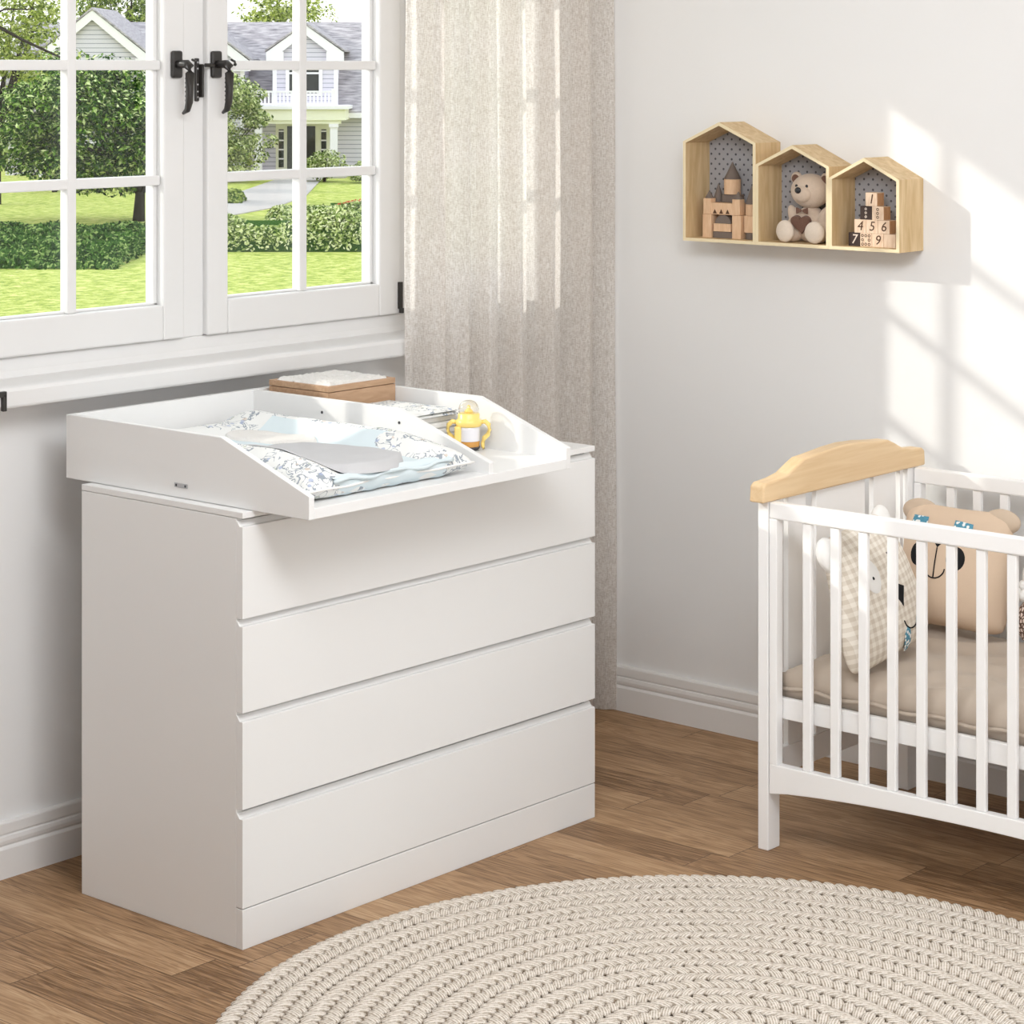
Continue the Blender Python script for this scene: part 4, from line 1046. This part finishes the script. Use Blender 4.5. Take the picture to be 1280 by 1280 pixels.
def rug():
    RC = Vector((-1.833, -1.889)); RR = 1.005
    rg = empty('braided_rug', (RC.x, RC.y, 0)); tag(rg, 'round beige braided rug lying on the wooden floor', 'rug')
    W = 0.080; pitch = 0.027
    V = []; F = []; ST = []
    sg, rn = 8, 5
    unit = [(math.cos(2*PI*i/sg)*math.sin(PI*j/(rn)), math.sin(2*PI*i/sg)*math.sin(PI*j/rn), math.cos(PI*j/rn)) for j in range(rn+1) for i in range(sg)]
    uf = [(j*sg+i, j*sg+(i+1) % sg, (j+1)*sg+(i+1) % sg, (j+1)*sg+i) for j in range(rn) for i in range(sg)]
    ring = 0
    r = RR - W/2
    U = np.array(unit)
    allv = []; allf = []; allst = []; base = 0
    while r > 0.06:
        n = max(6, int(2*PI*r/pitch))
        for col in (-1, 1):
            rc = r + col*W*0.25
            for k in range(n):
                a = 2*PI*(k + (0.5 if col > 0 else 0) + ring*0.31)/n
                rad = np.array([math.cos(a), math.sin(a), 0]); tan = np.array([-math.sin(a), math.cos(a), 0])
                th = col*R(52)
                d1 = tan*math.cos(th) + rad*math.sin(th)       # long axis
                d2 = -tan*math.sin(th) + rad*math.cos(th)
                z = np.array([0, 0, 1.0])
                jit = random.uniform(0.94, 1.06)
                c = np.array([rad[0]*rc, rad[1]*rc, 0.010])
                P_ = c + np.outer(U[:, 0]*0.0265*jit, d1) + np.outer(U[:, 1]*0.0150, d2) + np.outer(U[:, 2]*0.0068 + (U[:, 0]*0.0018), z)
                allv.append(P_); allst.append(np.stack([U[:, 1], U[:, 0], U[:, 2]], 1))
                allf.append(np.array(uf)+base); base += len(U)
        r -= W; ring += 1
    v = np.concatenate(allv); f = np.concatenate(allf); s_ = np.concatenate(allst)
    v[:, 2] = np.maximum(v[:, 2], 0.001)
    me = bpy.data.meshes.new('braid'); me.vertices.add(len(v)); me.vertices.foreach_set('co', v.ravel())
    me.loops.add(f.size); me.loops.foreach_set('vertex_index', f.ravel()); me.polygons.add(len(f))
    me.polygons.foreach_set('loop_start', np.arange(0, f.size, 4)); me.polygons.foreach_set('loop_total', np.full(len(f), 4))
    at_ = me.attributes.new('strand', 'FLOAT_VECTOR', 'POINT'); at_.data.foreach_set('vector', s_.ravel())
    me.update(); me.validate(); me.polygons.foreach_set('use_smooth', [True]*len(me.polygons))
    me.materials.append(rug_mat()); o = bpy.data.objects.new('braid', me); C.objects.link(o); o.parent = rg
    bm = BM(); lathe(bm, [(0, 0.0), (RR-0.018, 0.0), (RR-0.018, 0.006), (0, 0.006)], 96); obj('rug_backing', bm, mat('rug_backing', (0.42, 0.35, 0.27), 0.95, 0.1, noise_amt=0.1, nscale=60), rg)
rug()

# ------------------------------------------------------------------ outside: garden seen through the window (ground 2.8 m below)
GZ = -2.8
def out(r, d, z=GZ):
    """garden position from metres sideways and metres away from the window bay's viewpoint"""
    p = Vector((CAM.x, CAM.y, 0)) + RT*r + FW*d; return Vector((p.x, p.y, z))
GROT = math.atan2(RT.y, RT.x)
# lawn
bm = BM(); cs_ = [out(-60, 14), out(60, 14), out(120, 190), out(-120, 190)]
vs = [bm.verts.new(p) for p in cs_]; vb = [bm.verts.new(p - Vector((0, 0, 0.3))) for p in cs_]
bm.faces.new(vs); bm.faces.new(vb[::-1])
for i in range(4): bm.faces.new((vs[i], vb[i], vb[(i+1) % 4], vs[(i+1) % 4]))
struct(obj('lawn', bm, M['lawn']))
# garden path
bm = BM(); pp = [out(-11.6, 76, GZ+0.03), out(-9.2, 74.0, GZ+0.03), out(-7.9, 80, GZ+0.03), out(-7.5, 87, GZ+0.03), out(-8.0, 101, GZ+0.03), out(-9.8, 101, GZ+0.03), out(-10.2, 90, GZ+0.03), out(-11.3, 82, GZ+0.03)]
vs = [bm.verts.new(p) for p in pp]; vb = [bm.verts.new(p-Vector((0, 0, 0.05))) for p in pp]; bm.faces.new(vs); bm.faces.new(vb[::-1])
for i in range(len(pp)): bm.faces.new((vs[i], vb[i], vb[(i+1) % len(pp)], vs[(i+1) % len(pp)]))
struct(obj('garden_path', bm, M['path']))

def leaves(name, pts, nrm, size, m, parent, flat=0.0):
    n = len(pts)
    a = rng.normal(size=(n, 3)); a /= np.linalg.norm(a, axis=1)[:, None]
    nn = nrm*1.0 + a*0.9; nn /= np.linalg.norm(nn, axis=1)[:, None]
    u = np.cross(nn, rng.normal(size=(n, 3))); u /= np.linalg.norm(u, axis=1)[:, None]; w_ = np.cross(nn, u)
    s = size*rng.uniform(0.6, 1.35, n)[:, None]
    V = np.stack([pts-u*s, pts-w_*s*0.45, pts+u*s, pts+w_*s*0.45], 1).reshape(-1, 3)
    me = bpy.data.meshes.new(name); me.vertices.add(4*n); me.vertices.foreach_set('co', V.ravel())
    me.loops.add(4*n); me.loops.foreach_set('vertex_index', np.arange(4*n)); me.polygons.add(n)
    me.polygons.foreach_set('loop_start', np.arange(0, 4*n, 4)); me.polygons.foreach_set('loop_total', np.full(n, 4)); me.update()
    me.materials.append(m); o = bpy.data.objects.new(name, me); C.objects.link(o); o.parent = parent; return o
def lobes(center, rad, nl, lr, n, zmin=None):
    """leaf points on many overlapping lobes that fill an ellipsoid"""
    center = np.array(center); rad = np.array(rad)
    d = rng.normal(size=(nl, 3)); d /= np.linalg.norm(d, axis=1)[:, None]
    cen = center + d*rad*(rng.uniform(0.55, 0.95, nl)[:, None])
    k = rng.integers(0, nl, n); e = rng.normal(size=(n, 3)); e /= np.linalg.norm(e, axis=1)[:, None]
    rr = lr*rng.uniform(0.6, 1.4, nl)[k][:, None]*np.array([1.25, 1.25, 0.6])
    p = cen[k] + e*rr*rng.uniform(0.75, 1.05, n)[:, None]
    nr = e*0.6 + np.array([0, 0, 0.8])
    if zmin is not None: q = p[:, 2] > zmin; p, nr = p[q], nr[q]
    return p, nr
def tree(label, r, d, h, rad, nl, lr, n, size, m, trunk=0.16, trunk_h=None, cat='tree', zmin=0.0, name='leafy_tree', group=None, offset=(0, 0)):
    b = out(r, d); t_ = empty(name, b, (0, 0, GROT)); tag(t_, label, cat, group)
    c_ = (offset[0], offset[1], h-rad[2])
    p, nr = lobes(c_, rad, nl, lr, n, zmin); leaves('foliage', p, nr, size, m, t_)
    if trunk:
        bm = BM()
        th = trunk_h or (h-rad[2])
        tube(bm, [(0.0, 0, -0.05), (0.05, 0, th*0.35), (offset[0]*0.3, 0, th*0.7), (offset[0]*0.7, 0, th)], [trunk*1.3, trunk, trunk*0.8, trunk*0.5], 8)
        for k in range(7):
            a = 2*PI*k/7+0.4; tube(bm, [(0.04, 0, th*0.3), (0.04+rad[0]*0.35*math.cos(a), rad[1]*0.3*math.sin(a), th*0.75), (offset[0]*0.6+rad[0]*0.7*math.cos(a), rad[1]*0.65*math.sin(a), th*1.15)], [trunk*0.5, trunk*0.35, trunk*0.12], 6)
        obj('trunk', bm, M['bark'], t_, smooth=True)
    return t_

# the big dark bush-like tree left, its lighter neighbour right
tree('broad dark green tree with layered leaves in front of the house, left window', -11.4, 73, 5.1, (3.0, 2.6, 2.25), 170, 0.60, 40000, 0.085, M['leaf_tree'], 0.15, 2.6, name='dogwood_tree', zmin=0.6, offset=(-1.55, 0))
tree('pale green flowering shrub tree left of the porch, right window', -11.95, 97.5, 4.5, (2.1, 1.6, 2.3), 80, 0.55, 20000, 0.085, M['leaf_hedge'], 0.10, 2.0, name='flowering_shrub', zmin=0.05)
# groundcover mound and hedge
def mound(label, r0, r1, d0, d1, h, n, size, m, name='hedge', cat='hedge', bump_=0.25):
    b = out((r0+r1)/2, (d0+d1)/2); t_ = empty(name, b, (0, 0, GROT)); tag(t_, label, cat)
    L, D_ = (r1-r0)/2, (d1-d0)/2
    x = rng.uniform(-L, L, n); y = rng.uniform(-D_, D_, n)
    e = np.clip(1-np.abs(y/D_)**3, 0, 1)**0.5*np.clip(1-np.abs(x/L)**10, 0, 1)**0.5
    z = h*e*(0.85+bump_*np.sin(x*1.9)*np.cos(y*2.3))*rng.uniform(0.35, 1.0, n)**0.35
    p = np.stack([x, y, z], 1); nr = np.stack([x*0, -0.5+0*x, 1+0*x], 1); nr[:, 1] += y/D_*0.8
    leaves('foliage', p, nr, size, m, t_)
    bm = BM(); prism(bm, [(-D_*0.95, 0), (-D_*0.8, h*0.5), (-D_*0.3, h*0.74), (D_*0.3, h*0.74), (D_*0.8, h*0.5), (D_*0.95, 0)], 'x', -L*0.88, L*0.88)
    obj('branch_core', bm, M['leaf_dark'], t_)
mound('ivy bank with shade painted into its dark green leaves beneath the broad tree, left window', -16.8, -9.2, 55.5, 67, 0.55, 26000, 0.075, M['leaf_dark'], 'ivy_bank', 'ground cover')
mound('long pale clipped hedge across the lawn, right window', -8.9, -2.0, 60.8, 62.4, 1.0, 17000, 0.055, M['leaf_hedge'], 'clipped_hedge')
mound('low hedge right of the garden path with red flowers, right window', -7.4, -3.0, 71, 73.5, 0.62, 7000, 0.065, M['leaf_hedge'], 'low_hedge')
mound('row of red flowers behind the low hedge, right window', -5.9, -4.6, 76.5, 77.2, 0.45, 700, 0.06, M['leaf_red'], 'flower_bed', 'flowers')
mound('low plants left of the garden path, right window', -11.3, -9.3, 82, 84, 0.45, 2500, 0.065, M['leaf_mid'], 'border_plants', 'plants')
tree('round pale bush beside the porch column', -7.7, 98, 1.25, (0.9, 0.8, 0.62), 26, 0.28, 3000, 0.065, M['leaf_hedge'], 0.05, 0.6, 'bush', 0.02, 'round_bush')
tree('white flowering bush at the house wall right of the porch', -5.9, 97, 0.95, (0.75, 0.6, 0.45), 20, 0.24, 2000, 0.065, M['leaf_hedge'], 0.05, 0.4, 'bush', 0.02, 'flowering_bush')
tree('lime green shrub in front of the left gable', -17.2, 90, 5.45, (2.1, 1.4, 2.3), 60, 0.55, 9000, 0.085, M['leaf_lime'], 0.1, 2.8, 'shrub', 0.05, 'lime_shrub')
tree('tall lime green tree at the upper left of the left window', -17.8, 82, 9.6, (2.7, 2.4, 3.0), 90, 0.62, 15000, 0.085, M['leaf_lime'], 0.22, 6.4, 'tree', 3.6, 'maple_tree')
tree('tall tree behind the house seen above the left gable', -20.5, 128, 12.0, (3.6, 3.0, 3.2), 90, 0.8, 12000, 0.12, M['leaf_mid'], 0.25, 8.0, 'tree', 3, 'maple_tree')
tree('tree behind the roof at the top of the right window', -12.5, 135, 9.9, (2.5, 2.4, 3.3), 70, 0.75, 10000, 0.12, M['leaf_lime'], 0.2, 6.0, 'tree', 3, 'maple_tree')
# near branch crossing the upper left panes
nb = empty('oak_tree', out(-17.6, 66), (0, 0, GROT)); tag(nb, 'near tree whose dark branch crosses the upper left window pane', 'tree')
bm = BM()
tube(bm, [(-1.5, 0, -0.05), (-1.4, 0, 3.0), (-1.2, 0, 5.6), (-0.8, 0, 7.6)], [0.30, 0.24, 0.2, 0.12], 8)
tube(bm, [(-1.2, 0, 5.6), (0.2, 0, 6.70), (1.6, 0, 6.35), (3.0, 0, 6.05), (4.1, 0, 5.45), (5.4, 0, 4.85)], [0.14, 0.10, 0.07, 0.06, 0.045, 0.03], 6)
tube(bm, [(1.6, 0, 6.35), (2.0, 0, 7.0), (3.2, 0, 7.5)], [0.05, 0.035, 0.02], 6); tube(bm, [(3.0, 0, 6.05), (3.6, 0, 6.3), (4.4, 0, 6.3)], [0.04, 0.03, 0.015], 6)
obj('trunk', bm, M['bark'], nb, smooth=True)
p, nr = lobes((1.2, 0.2, 7.0), (2.6, 1.2, 1.3), 40, 0.35, 4200, 5.2); leaves('foliage', p, nr, 0.075, M['leaf_mid'], nb)

# the house
hs = empty('house', out(-22.27, 104), (0, 0, GROT)); tag(hs, 'grey clapboard house with white trim, porch and balcony seen through the window', 'house')
def Hb(name, x0, x1, y0, y1, z0, z1, m, parent=None):
    bm = BM(); box(bm, x0, x1, y0, y1, z0, z1); return obj(name, bm, m, parent or hs)
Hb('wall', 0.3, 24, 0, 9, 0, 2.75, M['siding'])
bm = BM(); prism(bm, [(-0.5, 2.6), (-0.5, 2.78), (4.5, 6.75), (9.5, 2.78), (9.5, 2.6), (4.5, 6.55)], 'x', 0.0, 24.5); obj('roof', bm, M['shingle'], hs)
Hb('fascia', 0, 24.5, -0.56, -0.50, 2.50, 2.72, M['hwhite'])
def gable(xc, hw, zb, ze, zp, y0, y1, wall_from):
    g = empty('gable', (0, 0, 0), parent=hs)
    bm = BM(); prism(bm, [(xc-hw+0.35, wall_from), (xc+hw-0.35, wall_from), (xc+hw-0.35, ze+0.05), (xc, zp-0.35), (xc-hw+0.35, ze+0.05)], 'y', y0, y1); obj('gable_wall', bm, M['siding'], g)
    for s in (-1, 1):
        bm = BM(); prism(bm, [(xc, zp), (xc+s*hw, ze), (xc+s*hw, ze-0.42), (xc+s*(hw-0.1), ze-0.42), (xc, zp-0.42)], 'y', y0-0.25, y0-0.18); obj('rake_board', bm, M['hwhite'], g)
        bm = BM(); prism(bm, [(xc, zp+0.02), (xc+s*(hw+0.05), ze+0.02), (xc+s*(hw+0.05), ze+0.10), (xc, zp+0.12)], 'y', y0-0.3, y1); obj('gable_roof', bm, M['shingle'], g)
        Hb('eave_return', xc+s*hw-(0.75 if s > 0 else 0), xc+s*hw+(0.75 if s < 0 else 0), y0-0.26, y0-0.02, ze-0.42, ze+0.02, M['hwhite'], g)
        Hb('corner_board', xc+s*(hw-0.35)-0.09, xc+s*(hw-0.35)+0.09, y0-0.04, y0+0.02, wall_from, ze-0.1, M['hwhite'], g)
    return g
gable(13.3, 1.68, 3.0, 5.35, 6.55, -0.2, 4.4, 2.75)
gable(4.31, 2.6, 0, 5.05, 7.15, -1.5, 4.5, 0)
gable(9.0, 2.0, 0, 4.95, 6.5, -0.9, 4.4, 0)
def hwin(x0, x1, z0, z1, y, parent):
    f_ = Hb('house_window', x0, x1, y-0.06, y, z0, z1, M['hwhite'], parent)
    Hb('house_pane', x0+0.16, x1-0.16, y-0.075, y-0.055, z0+0.12, z1-0.12, M['hdark'], f_)
    Hb('pane_bar', (x0+x1)/2-0.04, (x0+x1)/2+0.04, y-0.09, y-0.07, z0+0.1, z1-0.1, M['hwhite'], f_); Hb('pane_bar', x0+0.1, x1-0.1, y-0.09, y-0.07, (z0+z1)/2+0.2, (z0+z1)/2+0.28, M['hwhite'], f_)
hwin(12.45, 14.05, 3.45, 4.95, -0.21, hs)
# porch
Hb('porch_roof', 11.0, 15.2, -2.6, 0, 2.45, 3.0, M['hcream']); Hb('porch_cornice', 10.9, 15.35, -2.75, 0, 2.92, 3.06, M['hwhite'])
Hb('porch_beam', 11.3, 15.0, -2.5, -2.2, 2.30, 2.45, M['hcream'])
for x in (11.35, 14.55):
    cb = Hb('porch_column', x, x+0.30, -2.5, -2.2, 0.05, 2.30, M['hwhite']); Hb('column_cap', x-0.05, x+0.35, -2.55, -2.15, 2.15, 2.30, M['hwhite'], cb)
Hb('porch_step', 11.0, 15.2, -2.9, 0, 0, 0.08, M['path'])
rl = empty('balcony_railing', (0, 0, 0), parent=hs)
Hb('hand_rail', 11.15, 14.75, -2.45, -2.35, 3.62, 3.70, M['hwhite'], rl); Hb('foot_rail', 11.15, 14.75, -2.45, -2.35, 3.10, 3.17, M['hwhite'], rl)
for x in (11.15, 14.60): Hb('newel_post', x, x+0.17, -2.5, -2.3, 3.06, 3.78, M['hwhite'], rl)
for k in range(20): Hb('baluster', 11.42+0.16*k, 11.42+0.16*k+0.075, -2.43, -2.37, 3.17, 3.62, M['hwhite'], rl)
# front door with sidelights
Hb('door_surround', 12.0, 14.35, -0.05, 0.02, 0.08, 2.3, M['hcream'])
for x in (12.5, 13.12): Hb('front_door', x, x+0.60, -0.09, -0.04, 0.08, 2.14, M['hdark'])
for x in (12.13, 13.98):
    sd_ = Hb('sidelight', x, x+0.22, -0.08, -0.05, 0.35, 2.0, M['hdark'])
    for k in range(4): Hb('sidelight_bar', x, x+0.22, -0.1, -0.08, 0.35+0.40*k+0.34, 0.35+0.40*k+0.40, M['hwhite'], sd_)
bm = BM(); prism(bm, [(-1.0, 2.9), (-1.0, 3.3), (1.0, 4.2), (2.4, 4.75), (3.6, 4.75), (3.6, 2.9)], 'y', -1.9, -1.55); obj('porch_side_roof', bm, M['shingle'], hs)
Hb('corner_post', 0.25, 0.6, -0.06, 0.1, 0, 2.6, M['hwhite'])
